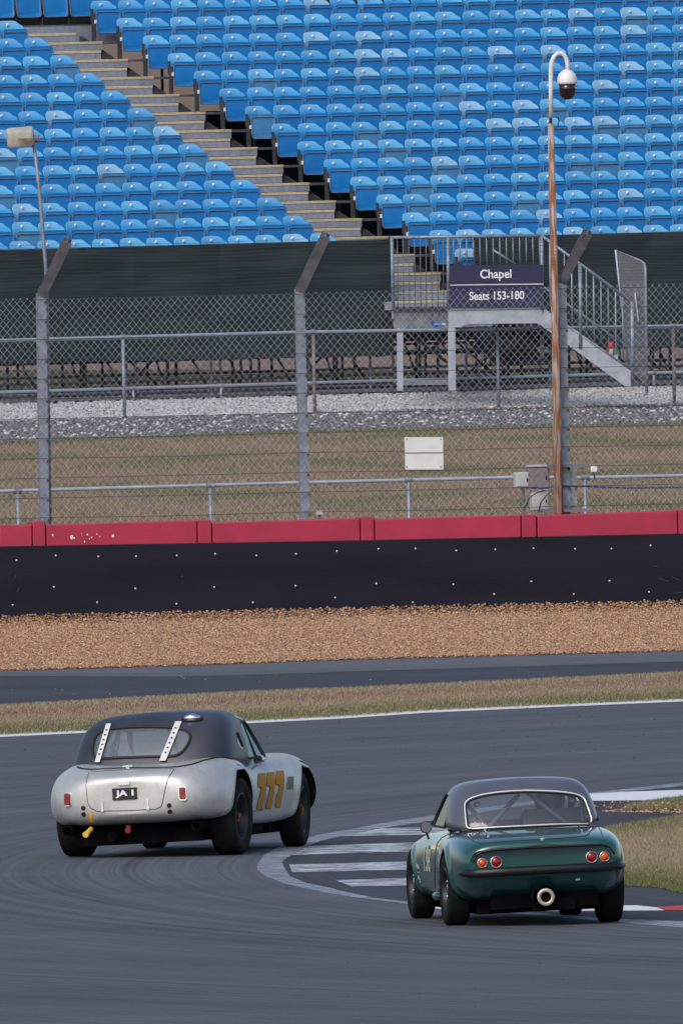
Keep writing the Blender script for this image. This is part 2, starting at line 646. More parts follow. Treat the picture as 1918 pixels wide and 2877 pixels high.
m_steel_dk = mat('dark_scaffold_steel', (.035, .036, .042), (.07, .072, .08), scale=6, rough=.6, metal=.3)
m_tread = mat('grey_step_plank', (.23, .25, .30), (.30, .32, .375), scale=14, rough=.8, bump=.15)
m_nosing = mat('yellow_nosing', (.88, .70, .40), (.74, .58, .32), scale=18, rough=.7)
m_plank = mat('deck_plank', (.075, .075, .085), (.12, .12, .13), scale=8, rough=.85)

# ================================================================== GROUND
far = 6000.0
poly_sheet('ground', [Vector((-far, -200, 0)), Vector((far, -200, 0)), Vector((far, far, 0)), Vector((-far, far, 0))], 0.0, m_ground)
XS = [0, 240, 480, 720, 960, 1200, 1440, 1680, 1918]
PX_FOOT = [(0, 1752), (960, 1731), (1918, 1708)]
PX_GRAV = [(0, 1887), (480, 1873), (960, 1856), (1440, 1844), (1918, 1831)]
PX_PALE = [(0, 1899), (533, 1901), (960, 1887), (1440, 1873), (1918, 1858)]
PX_DARK = [(0, 1982), (674, 1944), (960, 1934), (1440, 1912), (1918, 1889)]
PX_EDGE = [(0, 2066), (226, 2055), (685, 2028), (960, 2014), (1223, 1996), (1918, 1966)]
foot = [G(*p) for p in resample(PX_FOOT, XS)]
WALL_U = (foot[-1] - foot[0]).normalized()
WALL_N = Vector((WALL_U.y, -WALL_U.x, 0))          # towards the camera
back = extend(resample(PX_FOOT, XS), 0.0012)
back = [p - WALL_N * .7 for p in back]
l_grav = extend(resample(PX_GRAV, XS), 0.0012)
strip('gravel_trap', l_grav, back, m_gravel, rows=1)
l_pale0 = extend(resample(PX_GRAV, XS), 0.0024)
l_pale0 = [p + Vector((0, .3, 0)) for p in l_pale0]
strip('service_road', extend(resample(PX_DARK, XS), 0.0024), l_pale0, m_newtar)
strip('service_road', extend(resample(PX_PALE, XS), 0.0036), [p + Vector((0, .02, 0.0012)) for p in l_pale0], m_grey_tar)
l_v1 = extend(resample(PX_EDGE, XS), 0.0048)
strip('verge', l_v1, extend(resample(PX_DARK, XS), 0.0048), m_verge, rows=1)
# the track: one sheet from the far edge line towards and past the camera
l_t = extend(resample(PX_EDGE, XS), 0.0036)
near = [Vector((p.x, 60, 0.0036)) for p in l_t]
strip('track', near, [p + Vector((0, .6, 0)) for p in l_t], m_track)
# sheet order: track 0.0036 < verge 0.0048 so the verge hides the track's far rim
ln_near = extend([(x, y + 4.5) for x, y in resample(PX_EDGE, XS)], 0.0060)
ln_far = extend([(x, y - 3.5) for x, y in resample(PX_EDGE, XS)], 0.0060)
strip('edge_line', ln_near, ln_far, m_line)

# ---- kerb and paint at the inside of the bend (outlines traced in the photograph, laid on the ground)
BAND_OUT = [(1918, 2200), (1652, 2230), (1450, 2258), (1300, 2280), (1200, 2295), (1115, 2307), (1035, 2321), (971, 2334), (891, 2348), (834, 2364),
            (780, 2383), (741, 2405), (721, 2434), (724, 2447), (748, 2464), (802, 2485), (879, 2503), (955, 2517),
            (1051, 2530), (1143, 2541), (1300, 2556), (1500, 2574), (1700, 2590), (1918, 2609)]
BAND_IN = [(1918, 2209), (1745, 2227), (1450, 2268), (1300, 2292), (1200, 2310), (1070, 2328), (1035, 2334), (955, 2351), (900, 2364), (860, 2380),
           (828, 2399), (805, 2412), (792, 2423), (799, 2440), (815, 2464), (859, 2482), (923, 2495), (955, 2504),
           (1051, 2524), (1143, 2535), (1300, 2549), (1500, 2566), (1700, 2582), (1918, 2590)]
def tail(px):
    """carry a traced kerb line on past the frame on both ends"""
    w = [G(*p) for p in px]
    a = w[0] + (w[0] - w[1]).normalized() * 45
    b = w[-1] + (w[-1] - w[-2]).normalized() * 45
    return [a] + w + [b]
kout, kin = tail(BAND_OUT), tail(BAND_IN)
def zed(pts, z):
    return [Vector((p.x, p.y, z)) for p in pts]
kz = poly_sheet('kerb_apron', kin, 0.0048, m_newtar)
strip('kerb_edge_band', zed(kout, 0.0060), zed(kin, 0.0060), m_band)
def px_poly(name, px, z, m):
    return poly_sheet(name, [G(x, y, 0) for x, y in px], z, m)
px_poly('kerb_stripe', [(1070, 2329), (1330, 2322), (1330, 2345), (955, 2351)], 0.0072, m_stripe)
px_poly('kerb_stripe', [(866, 2378), (1143, 2370), (1330, 2364), (1330, 2390), (977, 2399), (821, 2404)], 0.0072, m_stripe)
px_poly('kerb_stripe', [(812, 2431), (1127, 2423), (1330, 2417), (1330, 2441), (821, 2453)], 0.0072, m_stripe)
px_poly('kerb_stripe', [(942, 2475), (1137, 2469), (1330, 2463), (1330, 2486), (987, 2493)], 0.0072, m_stripe)
px_poly('kerb_stripe', [(1200, 2552), (1290, 2548), (1790, 2546), (1845, 2552), (1865, 2560), (1300, 2564)], 0.0072, m_white2)
px_poly('red_kerb_stripe', [(1842, 2551), (1918, 2546), (2300, 2530), (2330, 2545), (1918, 2560), (1865, 2560)], 0.0084, m_redk)
px_poly('kerb_stripe', [(1640, 2233), (1742, 2227), (1918, 2221), (2200, 2208), (2200, 2225), (1918, 2238), (1833, 2250), (1660, 2252), (1590, 2252)], 0.0072, m_white2)
IN_A = [(1690, 2276), (1760, 2266), (1833, 2251), (1900, 2240), (1918, 2239), (2300, 2215)]
IN_B = [(1690, 2280), (1760, 2281), (1833, 2282), (1900, 2282), (1918, 2282), (2300, 2280)]
IN_C = [(1690, 2334), (1720, 2327), (1780, 2317), (1850, 2306), (1918, 2295), (2400, 2222 + 30)]
IN_D = [(1700, 2480), (1752, 2490), (1800, 2491), (1850, 2494), (1918, 2510), (2400, 2600)]
strip('infield_grass', [G(x, y, 0.0072) for x, y in IN_B], [G(x, y, 0.0072) for x, y in IN_A], m_infield)
strip('infield_grass', [G(x, y, 0.0072) for x, y in IN_D], [G(x, y, 0.0072) for x, y in IN_C], m_infield, rows=4)

def between(fpx, npx, N, x0, x1, z=0.0, power=1.0, t0=0.0, t1=1.0):
    xs = RNG.uniform(x0, x1, N)
    t = t0 + (t1 - t0) * RNG.uniform(0, 1, N) ** power
    def line(px):
        q = [G(x, y, z) for x, y in px]
        X = np.array([p[0] for p in px], float)
        return np.interp(xs, X, [p.x for p in q]), np.interp(xs, X, [p.y for p in q])
    ax, ay = line(fpx)
    bx, by = line(npx)
    pts = np.stack([ax + (bx - ax) * t, ay + (by - ay) * t, np.full(N, z)], -1)
    return pts, t

# gravel stones
gp, gt = between(resample(PX_FOOT, [-120] + XS + [2040]), resample(PX_GRAV, [-120] + XS + [2040]), 190000, -120, 2040, .001)
gp[:, 1] += 0
heap = np.exp(-((gt) / .05) ** 2) * .10 + np.exp(-((gt - 1) / .03) ** 2) * .02
gp[:, 2] += heap * RNG.uniform(0, 1, len(gp))
scatter('gravel', gp, lambda p: stones(p, .008, .026, 5, probs=[.36, .26, .22, .09, .07]), m_gravels)
# a few stones thrown out on the tarmac
sp_, _ = between(resample(PX_GRAV, XS), resample(PX_DARK, XS), 70, 0, 1918, .004)
scatter('loose_gravel', sp_, lambda p: stones(p, .005, .014, 5), m_gravels)
sp2, _ = between([(1640, 2254), (1918, 2252)], [(1640, 2275), (1918, 2283)], 120, 1640, 1918, .03)
sp2 = sp2[(RNG.uniform(0, 1, len(sp2)) < np.clip((sp2[:, 0] - 1.9) / .6, .04, 1))]
scatter('loose_gravel', sp2, lambda p: stones(p, .006, .022, 5), m_gravels)
sp3, _ = between([(1680, 2279), (1918, 2280)], [(1680, 2282), (1918, 2285)], 260, 1690, 1918, .03)
scatter('loose_gravel', sp3, lambda p: stones(p, .006, .020, 5), m_gravels)

# rubber marbles and grit shed along the outside of the track
mr_, mt_ = between(resample(PX_EDGE, XS), [(x, y + 190) for x, y in resample(PX_EDGE, XS)], 260, 0, 1918, .004, power=1.8)
scatter('rubber_marbles', mr_, lambda p: stones(p, .004, .011, 2), [m_wire_d, m_greys[2]])
mr_, mt_ = between([(0, 2600), (1918, 2640)], [(0, 2900), (1918, 2900)], 34, 0, 1918, .004)
scatter('rubber_marbles', mr_, lambda p: stones(p, .004, .009, 2), [m_wire_d, m_greys[2]])

# grass blades
vp, vt = between(resample(PX_DARK, [-100] + XS + [2020]), resample(PX_EDGE, [-100] + XS + [2020]), 190000, -100, 2020, .004)
u = RNG.uniform(0, 1, len(vt)) * .22 - .11 + vt
pick = np.select([u < .10, u < .45, u < .68], [RNG.choice([1, 2], len(vt)), RNG.choice([3, 2, 3], len(vt)), RNG.choice([2, 2, 3, 1], len(vt))], RNG.choice([0, 0, 1, 2], len(vt)))
keep = ~((u > .10) & (u < .45) & (RNG.uniform(0, 1, len(vt)) < .5))
vp, pick = vp[keep], pick[keep]
scatter('verge_grass', vp, lambda p: blades(p, .008, .032, .008, 4, pick=pick), m_blades)
ip, it = between(IN_C, IN_D, 150000, 1700, 2150, .006)
u = RNG.uniform(0, 1, len(it)) * .2 - .1 + it
pk2 = np.select([u < .16, u < .70, u < .84], [RNG.choice([0, 0, 1, 2], len(it)), RNG.choice([2, 2, 3, 1], len(it)), RNG.choice([1, 2, 0], len(it))], RNG.choice([0, 0, 0, 1], len(it)))
scatter('infield_grass_blades', ip, lambda p: blades(p, .012, .050, .008, 4, pick=pk2), m_blades)
ip2, it2 = between(IN_A, IN_B, 16000, 1760, 2100, .006, t0=.1, t1=.85)
scatter('infield_grass_blades', ip2, lambda p: blades(p, .012, .050, .008, 4, probs=[.5, .25, .2, .05]), m_blades)
# long dry grass beyond the barrier
PX_BANK0 = [(0, 1243), (827, 1212), (1200, 1205), (1918, 1189)]       # foot of the stone bank
fp, ft = between(resample(PX_BANK0, [-100] + XS + [2020]), [(x, y + 250) for x, y in resample(PX_BANK0, [-100] + XS + [2020])], 240000, -100, 2020, 0.0)
gsel = np.sin(fp[:, 0] * 1.9 + np.sin(fp[:, 1] * .33) * 2) + np.sin(fp[:, 1] * .21 + fp[:, 0] * .6) + RNG.normal(0, .7, len(fp))
pk3 = np.where(gsel > .8, RNG.choice([0, 0, 1], len(fp)), RNG.choice([3, 3, 3, 2, 3, 1, 0], len(fp)))
pk3 = np.where(ft < .05, RNG.choice([0, 0, 1], len(fp)), pk3)
scatter('field_grass', fp, lambda p: blades(p, .015, .055, .011, 4, pick=pk3), m_blades)

# stone bank in front of the grandstand
PX_BANK1 = [(0, 1185), (830, 1163), (1200, 1152), (1918, 1136)]
PX_BANK2 = [(0, 1138), (960, 1112), (1918, 1086)]
b0 = extend(resample(PX_BANK0, XS), .004)
_PHI = R(34)
_SB = Vector((-math.sin(_PHI), math.cos(_PHI), 0))
def bank_pts(px, D):
    w = [on_plane(x, y, Vector((0, D, 0)), _SB) for x, y in resample(px, XS)]
    a = w[0] + (w[0] - w[1]).normalized() * 12
    b = w[-1] + (w[-1] - w[-2]).normalized() * 12
    return [a] + w + [b]
BD1, BD2 = 556.5, 559.6
b1 = bank_pts(PX_BANK1, BD1)
b2 = bank_pts(PX_BANK2, BD2)
strip('stone_bank', b0, b1, m_crush)
strip('stone_bank', b1, b2, m_chips[1])
b3 = [p + _SB * 60 for p in b2]
m_under = grass_ground_mat('shaded_stand_grass', (.07, .055, .035), (.11, .085, .05), (.05, .06, .025), .8, .3)  # shade below the stand painted into this darker grass
strip('stand_ground', b2, b3, m_under)
def on_bank(la, lb, N):
    """random points on the sheet between two polylines of the bank"""
    k = len(la)
    t, q = RNG.uniform(0, 1, N), RNG.uniform(.35, k - 1.35, N)
    i = q.astype(int)
    f = (q - i)[:, None]
    A, B = np.array([tuple(p) for p in la]), np.array([tuple(p) for p in lb])
    pa = A[i] * (1 - f) + A[i + 1] * f
    pb = B[i] * (1 - f) + B[i + 1] * f
    return pa * (1 - t[:, None]) + pb * t[:, None]
c1 = on_bank(b2, b1, 20000)
scatter('white_chippings', c1, lambda p: stones(p, .014, .05, 4, probs=[.46, .30, .05, .19]), m_chips)
c2 = on_bank(b1, b0, 50000)
scatter('crushed_stone', c2, lambda p: stones(p, .010, .034, 3), m_greys)
c3 = on_bank(b1, b0, 900)
c3[:, 2] += .01
scatter('white_chippings', c3, lambda p: stones(p, .02, .06, 4), m_chips)

# ================================================================== CRASH BARRIER
def wall_pt(px, py, off=0.0):
    """pixel -> point in the vertical plane of the barrier face, moved off metres to the back"""
    p0 = foot[4] - WALL_N * off
    return on_plane(px, py, p0, WALL_N)
TOPS_BLACK = [(0, 1537), (480, 1529), (960, 1521), (1440, 1511), (1918, 1501)]
def top_black(x):
    return resample(TOPS_BLACK, [x])[0][1]
bar = thing('tyre_barrier', 'long black rubber belt barrier with zinc bolts standing on tan gravel', 'barrier', foot[4])
def loc_of(o, p):
    return Vector(p) - o.location
edges = [-900, -456, 0, 230, 456, 690, 912, 1140, 1368, 1600, 1824, 2280, 2736]
mb = MB()
for i in range(len(edges) - 1):
    a, b = edges[i], edges[i + 1]
    pa, pb = wall_pt(a, top_black(a)), wall_pt(b, top_black(b))
    fa, fb = Vector((pa.x, pa.y, -.05)), Vector((pb.x, pb.y, -.05))
    back_off = -WALL_N * .55
    mb.add([loc_of(bar, q) for q in (fa, fb, pb, pa, fa + back_off, fb + back_off, pb + back_off, pa + back_off)],
           [(0, 1, 2, 3), (7, 6, 5, 4), (3, 2, 6, 7)])
mb.build('rubber_belt', m_belt, bar)
BOLTS = []
for s, ox, pts in ((1.633, 0, [(77, 285), (257, 263), (452, 267), (625, 266), (812, 263), (988, 256), (1176, 263), (1357, 256), (1545, 243),
                               (249, 407), (622, 414), (983, 408), (1356, 402), (60, 490), (447, 478), (810, 485), (1160, 478), (1537, 456)]),
                   (1.637, 960, [(168, 233), (338, 232), (525, 241), (705, 236), (880, 230), (1071, 233), (1238, 232), (1418, 217),
                                 (158, 392), (512, 397), (870, 383), (1230, 380), (326, 479), (699, 441), (1065, 441), (1410, 431)])):
    BOLTS += [(x / s + ox, y / s + 1400) for x, y in pts]
bolt_me = MB().lathe([(.013, 0), (.013, .006), (.008, .012), (.001, .014)], n=8, axis='y').mesh('bolt', m_bolt, True)
wa = math.atan2(WALL_U.y, WALL_U.x)
for x, y in BOLTS:
    o = link('bolt', bolt_me, bar)
    o.location = loc_of(bar, wall_pt(x, y, -.001))
    o.rotation_euler = (0, 0, wa + math.pi)
for k, (x, y, dx, dy) in enumerate([(1835, 1590, 14, 3), (1850, 1626, 26, 8), (1885, 1620, 20, 9), (1872, 1685, 16, 4), (1880, 1668, 34, -4), (1905, 1650, 14, 6), (40, 1630, 6, -16), (50, 1663, 5, -12), (512, 1622, 1, -8)]):
    p, q = wall_pt(x, y, -.004), wall_pt(x + dx, y + dy, -.004)
    MB().bar(loc_of(bar, p), loc_of(bar, q), .006, .012, up=WALL_N).build('scuff_mark', m_scuff, bar)

rw = thing('red_barrier_wall', 'low red painted concrete wall behind the black belt barrier', 'wall', foot[4] - WALL_N * .45)
def red_piece(name, xa, xb, ya, yb, off, thick):
    pa, pb = wall_pt(xa, ya, off), wall_pt(xb, yb, off)
    poly = [loc_of(rw, q) for q in (Vector((pa.x, pa.y, -.02)), Vector((pb.x, pb.y, -.02)), pb, pa)]
    return MB().prism(poly, -WALL_N * thick).build(name, m_redwall, rw, bevel=.012)
panels = [(-330, -6, 1484, 1476), (0, 90, 1475, 1474), (131, 553, 1475, 1462), (597, 1010, 1469, 1456), (1053, 1462, 1459, 1447), (1508, 1901, 1449, 1434), (1940, 2400, 1433, 1422)]
posts = [(93, 128, 1465, 1464), (556, 594, 1461, 1460), (1013, 1050, 1453, 1452), (1465, 1505, 1446, 1446), (1904, 1937, 1432, 1431)]
for a, b, ya, yb in panels:
    red_piece('wall_panel', a, b, ya, yb, .56, .30)
for a, b, ya, yb in posts:
    red_piece('wall_pillar', a, b, ya, yb, .545, .33)
red_piece('joint_backing', -330, 2400, 1490, 1440, .72, .05)  # red strip behind the panels, closing the joints
for x, y, r in [(202, 1509, 6), (209, 1511, 3), (149, 1503, 3), (246, 1502, 2.5), (318, 1506, 4), (258, 1510, 2.5), (273, 1500, 2), (238, 1522, 2.5), (118, 1474, 3), (230, 1500, 1.5), (281, 1508, 1.5), (252, 1514, 1.6)]:
    c = loc_of(rw, wall_pt(x, y, .556))
    rr = r / 241.0
    MB().add([c + WALL_U * (rr * math.cos(t) * random.uniform(.7, 1)) + Vector((0, 0, rr * math.sin(t) * random.uniform(.8, 1.4))) for t in [k * .785 for k in range(8)]],
             [tuple(range(8))]).build('spatter_mark', m_drop, rw)

# ================================================================== DEBRIS FENCE
FOFF = 1.0
def fpt(px, py, off=0.0):
    return wall_pt(px, py, FOFF + off)
fence = thing('debris_fence', 'tall chain link debris fence with cranked steel posts behind red wall', 'fence', foot[4] - WALL_N * FOFF)
POSTS = [(-625, -608, 1490, 836, -530, 688), (123, 116, 1480, 824, 191, 676), (857, 841, 1460, 811, 916, 660), (1586, 1575, 1440, 786, 1650, 652), (2310, 2298, 1425, 775, 2385, 640)]
UPV = Vector((0, 0, 1))
arm_tops, bends, feet = [], [], []
for (xb, xt, yb, yt, xa, ya) in POSTS:
    pb = fpt(xb, yb)
    pt = fpt(xt, yt)
    pb = Vector((pb.x, pb.y, .0))
    pa = on_plane(xa, ya, foot[4] - WALL_N * (FOFF - .42), WALL_N)
    bends.append(pt); arm_tops.append(pa); feet.append(pb)
    for nm, a, b in (('post', pb, pt), ('post_arm', pt - Vector((0, 0, .03)), pa)):
        a, b = loc_of(fence, a), loc_of(fence, b)
        mb = MB()
        sd = WALL_U
        mb.bar(a, b, .012, .10, up=WALL_N)
        d = (b - a).normalized()
        nn = (WALL_N - d * WALL_N.dot(d)).normalized()
        for s in (-1, 1):
            mb.bar(a + nn * .05 * s, b + nn * .05 * s, .105, .012, up=nn)
        mb.build(nm, m_galv if nm == 'post' else m_galv_d, fence)
    # tie clips up the post
    L = (pt - pb).length
    for k in range(13):
        q = loc_of(fence, pb + (pt - pb) * ((.95 + k * .232) / L)) if .95 + k * .232 < L else None
        if q is not None:
            MB().box(q + WALL_N * .062 + WALL_U * .045, (.03, .02, .03)).build('wire_clip', m_wire_d, fence)

# chain link, bay by bay: two families of crossing wires
DW, DH = .084, .098
for b in range(len(POSTS) - 1):
    pA, pB = feet[b], feet[b + 1]
    tA, tB = bends[b], bends[b + 1]
    mb = MB()
    zt = (tA.z + tB.z) / 2 - .06
    z0 = .95
    L = (Vector((pB.x, pB.y, 0)) - Vector((pA.x, pA.y, 0))).length
    H = zt - z0
    org = Vector((pA.x, pA.y, z0)) + WALL_N * .07
    sl = DH / DW
    k0 = -int(H / DH) - 2
    for fam in (1, -1):
        for k in range(k0, int(L / DW) + 2):
            # x = k*DW + s*(z/sl)
            xs0, xs1 = k * DW, k * DW + H / sl
            za, zb = 0.0, H
            if xs1 < 0 or xs0 > L:
                continue
            if xs0 < 0:
                za = -xs0 * sl
                xs0 = 0
            if xs1 > L:
                zb = H - (xs1 - L) * sl
                xs1 = L
            if fam == 1:
                a, c = (xs0, za), (xs1, zb)
            else:
                a, c = (L - xs0, za), (L - xs1, zb)
            off = WALL_N * (.002 * fam)
            pa_ = org + WALL_U * a[0] + Vector((0, 0, a[1])) + off
            pc_ = org + WALL_U * c[0] + Vector((0, 0, c[1])) + off
            # a slight wander so that the wires are not ruler straight
            mid = (pa_ + pc_) / 2 + Vector((random.gauss(0, .004), 0, random.gauss(0, .004)))
            mb.tube([loc_of(fence, q) for q in (pa_, mid, pc_)], .0019, 3, caps=False)
    o = mb.build('chain_link', m_wire, fence)
    o['kind'] = 'stuff'
    for k in range(13):
        z = .98 + k * .232
        if z > zt:
            break
        a = Vector((pA.x, pA.y, z)) + WALL_N * .076
        c = Vector((pB.x, pB.y, z)) + WALL_N * .076
        m_ = (a + c) / 2 - Vector((0, 0, random.uniform(0, .012)))
        MB().tube([loc_of(fence, q) for q in (a, m_, c)], .0032, 4).build('tension_wire', m_wire_d, fence)
    for k in range(15):
        t = (k + .3) / 15
        a = bends[b].lerp(arm_tops[b], t) + WALL_N * .06
        c = bends[b + 1].lerp(arm_tops[b + 1], t) + WALL_N * .06
        pts = []
        for i in range(9):
            s = i / 8
            pts.append(loc_of(fence, a.lerp(c, s) + Vector((0, 0, -.03 * 4 * s * (1 - s) + math.sin(i * 1.7 + k * .8) * .005))))
        MB().tube(pts, .0016, 3).build('overhang_wire', m_wire_g, fence)

sg = [fpt(x, y, -.10) for x, y in ((1135, 1228), (1243, 1228), (1245, 1319), (1138, 1319))]
o = thing('blank_sign_board', 'small blank white square board tied to the chain link fence', 'sign', (sg[2] + sg[3]) / 2)
MB().prism([loc_of(o, q) for q in sg], WALL_N * .008).build('board', m_white, o)
for x, y in ((1142, 1234), (1238, 1234), (1142, 1312), (1238, 1312)):
    MB().lathe([(.008, 0), (.008, .012)], 8, 'y', loc_of(o, fpt(x, y, -.115))).build('cable_tie', m_wire_d, o)
MB().bar(loc_of(o, fpt(1137, 1272, -.112)), loc_of(o, fpt(1244, 1271, -.112)), .006, .012, up=WALL_N).build('centre_strap', m_galv_d, o)

# ------------------------------------------------------------------ handrails
def railing(name, label, cat, rail_px, post_px, D, foot_z, r, extra=None, dirv=None, mats=None):
    """rail_px: list of pixels along the rail, all at depth plane through D; post_px: x and the rail height there"""
    def P(x, y, D):
        return on_plane(x, y, Vector((0, D, 0)), dirv or WALL_N)
    root = thing(name, label, cat, P(rail_px[len(rail_px) // 2][0], 1200, D))
    root.location.z = foot_z
    w = [P(x, y, D) for x, y in rail_px]
    MB().tube([loc_of(root, q) for q in w], r, 8).build('rail', m_galv_l, root, smooth=True)
    for i, (x, y) in enumerate(post_px):
        t = P(x, y, D)
        mm = (mats or {}).get(i, m_galv)
        MB().tube([loc_of(root, Vector((t.x, t.y, foot_z - .05))), loc_of(root, t)], r * .95, 8).build('post', mm, root, smooth=True)
        MB().tube([loc_of(root, t - Vector((.05, 0, 0))), loc_of(root, t + Vector((.05, 0, 0)))], r * 1.5, 8).build('clamp', m_galv_d, root)
    if extra:
        for ex in extra:
            MB().tube([loc_of(root, P(x, y, D)) for x, y in ex], r * .9, 8).build('lower_rail', m_galv, root, smooth=True)
    return root
railing('handrail', 'steel pipe handrail close behind the tall chain link fence', 'handrail',
        [(-300, 1388), (0, 1380), (844, 1356), (1450, 1341), (1640, 1342), (1918, 1336), (2200, 1330)],
        [(51, 1379), (591, 1364), (1147, 1348), (1642, 1341), (2190, 1330)], 427, 0, .024)
railing('handrail', 'steel pipe handrail with rust stained posts along the foot of the stone bank', 'handrail',
        [(-300, 966), (0, 957), (827, 934), (1050, 930), (1918, 916), (2200, 911)],
        [(-180, 962), (346, 947), (880, 933), (1396, 924), (1889, 917)], 556.5, .12, .029, mats={2: m_rust2, 4: m_rust2}, dirv=_SB)
railing('handrail', 'low pipe rail on short posts along the grandstand foot', 'handrail',
        [(-300, 1111), (0, 1102), (960, 1073), (1918, 1045), (2200, 1036)],
        [(-120, 1106), (375, 1091), (621, 1084), (1835, 1048)], 559.4, .42, .025, dirv=_SB)

# ------------------------------------------------------------------ CCTV mast
m_lens = mat('smoked_dome', (.006, .006, .012), rough=.12, spec=.6, coat=.5)
def mpt(px, py, off=-.16):
    return fpt(px, py, off)
base = mpt(1566, 1434)
base.z = .0
mast = thing('camera_mast', 'rusty steel mast with white swan neck holding a dome camera', 'camera mast', base)
pl = [mpt(1568, 1434), mpt(1561, 1000), mpt(1546, 347)]
pl = [Vector((pl[0].x, pl[0].y, 0))] + pl[1:]
MB().tube([loc_of(mast, q) for q in pl], [.055, .05, .036], 12).build('mast_tube', m_rust, mast, smooth=True)
MB().tube([loc_of(mast, mpt(1546, 349)), loc_of(mast, mpt(1545.5, 328))], .018, 8).build('stub', m_black, mast)
MB().lathe([(.055, 0), (.055, .012)], 16, 'z', loc_of(mast, mpt(1546, 331))).build('flange', m_galv_d, mast)
arc = [(1546, 327), (1546, 250), (1546, 195), (1548, 176), (1555, 159), (1565, 150), (1575, 149), (1584, 155), (1590, 166), (1593, 182), (1593, 200)]
MB().tube([loc_of(mast, mpt(*q)) for q in arc], .026, 12).build('swan_neck', m_white, mast, smooth=True)
c = loc_of(mast, mpt(1592, 236))
MB().lathe([(.118, 0), (.118, .03), (.112, .075), (.095, .12), (.065, .152), (.03, .170), (.002, .172)], 24, 'z', c).build('dome_hood', m_white, mast, smooth=True)
MB().lathe([(.002, -.185), (.04, -.178), (.07, -.158), (.092, -.12), (.10, -.06), (.103, .0)], 24, 'z', c).build('dome_lens', m_lens, mast, smooth=True)
MB().tube([loc_of(mast, mpt(*q)) for q in [(1553, 330), (1566, 328), (1569, 340), (1565, 355), (1556, 362)]], .008, 6).build('cable', m_black, mast)
for x0_, x1_, y_ in ((1537, 1646, 1308), (1520, 1646, 1434)):
    MB().bar(loc_of(mast, mpt(x0_, y_ + 1, -.1)), loc_of(mast, mpt(x1_, y_ - 1, -.1)), .10, .035).build('bracket', m_galv_d, mast)
def cabinet(name, label, x0, y0, x1, y1, m, off, lid=None, depth=.16):
    c0, c1 = fpt(x0, y1, off), fpt(x1, y0, off)
    o = thing(name, label, 'cabinet', (c0 + Vector((c1.x, c1.y, c0.z))) / 2)
    w = (Vector((c1.x, c1.y, 0)) - Vector((c0.x, c0.y, 0))).length
    h = c1.z - c0.z
    rot = Matrix.Rotation(wa, 3, 'Z')
    MB().box((0, 0, h / 2), (w, depth, h), rot).build('case', m, o, bevel=.008)
    MB().box(rot @ Vector((0, -depth / 2 - .006, h / 2)), (w * .9, .012, h * .9), rot).build('door', m, o, bevel=.004)
    if lid:
        MB().box((0, 0, h + .01), (w * 1.08, depth * 1.1, .02), rot).build('lid', lid, o)
    MB().box(rot @ Vector((w * .32, -depth / 2 - .016, h * .5)), (.012, .02, .04), rot).build('latch', m_black, o)
    return o
m_taupe = mat('taupe_cabinet', (.17, .145, .15), (.21, .18, .185), scale=8, rough=.6)
cabinet('junction_box', 'small white junction box on a thin post beside the taupe cabinet', 1444, 1326, 1482, 1369, m_offwhite, .10)
cabinet('electric_cabinet', 'taupe electrical cabinet with pale lid fixed beside the rusty mast', 1483, 1310, 1538, 1374, m_taupe, .02, m_offwhite)
cabinet('electric_cabinet', 'white electrical cabinet hung under the taupe cabinet by the mast', 1490, 1380, 1537, 1435, m_offwhite, .06)
cabinet('electric_cabinet', 'narrow tall white cabinet behind fence post beside the rusty mast', 1594, 1318, 1615, 1428, m_offwhite, .16)
def stick(parent, x, y0, y1, off, r, m, name):
    a, b = fpt(x, y0, off), fpt(x, y1, off)
    return MB().tube([loc_of(parent, a), loc_of(parent, b)], r, 8).build(name, m, parent)
jb = bpy.data.objects['junction_box']
a = fpt(1468, 1369, .1)
MB().tube([loc_of(jb, a), loc_of(jb, Vector((a.x, a.y, 0)))], .02, 8).build('post', m_galv_d, jb)
# small camera clipped to the handrail, another on top of the wall
sc_ = thing('small_sensor', 'small white sensor on a stalk clipped to the near handrail', 'sensor', P(1668, 1350, 427))
MB().box(loc_of(sc_, P(1667, 1318, 427)), (.08, .12, .07)).build('case', m_white, sc_, bevel=.01)
MB().tube([loc_of(sc_, P(1668, 1326, 427)), loc_of(sc_, P(1669, 1345, 427))], .012, 6).build('stalk', m_black, sc_)
q = fpt(898, 1460, 0)
sc2 = thing('small_sensor', 'small grey sensor sitting on top of the red wall beside a fence post', 'sensor', q)
MB().box(loc_of(sc2, fpt(898, 1441)), (.085, .1, .05)).build('case', m_offwhite, sc2, bevel=.01)
MB().tube([loc_of(sc2, fpt(898, 1446)), loc_of(sc2, fpt(898, 1470))], .014, 6).build('stalk', m_black, sc2)
m_bluecable = mat('blue_cable', (.03, .05, .20), rough=.5)
cb = tag(MB().tube([fpt(1510, 1372, -.13), fpt(1560, 1366, -.16), fpt(1640, 1366, .05), fpt(1760, 1371, .05), fpt(1918, 1369, .05), fpt(2200, 1364, .05)], .012, 6).build('cable_run', m_bluecable), 'dark blue cable strung along the fence from the taupe cabinet', 'cable')
cb2 = tag(MB().tube([fpt(1474, 1425, -.12), fpt(1485, 1400, -.14), fpt(1505, 1385, -.15), fpt(1530, 1378, -.15)], .008, 6).build('cable_loop', m_black), 'thin black cable looping from the junction box post to the taupe cabinet', 'cable')
cb3 = tag(MB().tube([fpt(1512, 1440, -.12), fpt(1518, 1412, -.14), fpt(1535, 1390, -.15), fpt(1550, 1375, -.16)], .009, 6).build('cable_loop', m_black), 'black cable dropping in front of the lower white cabinet', 'cable')

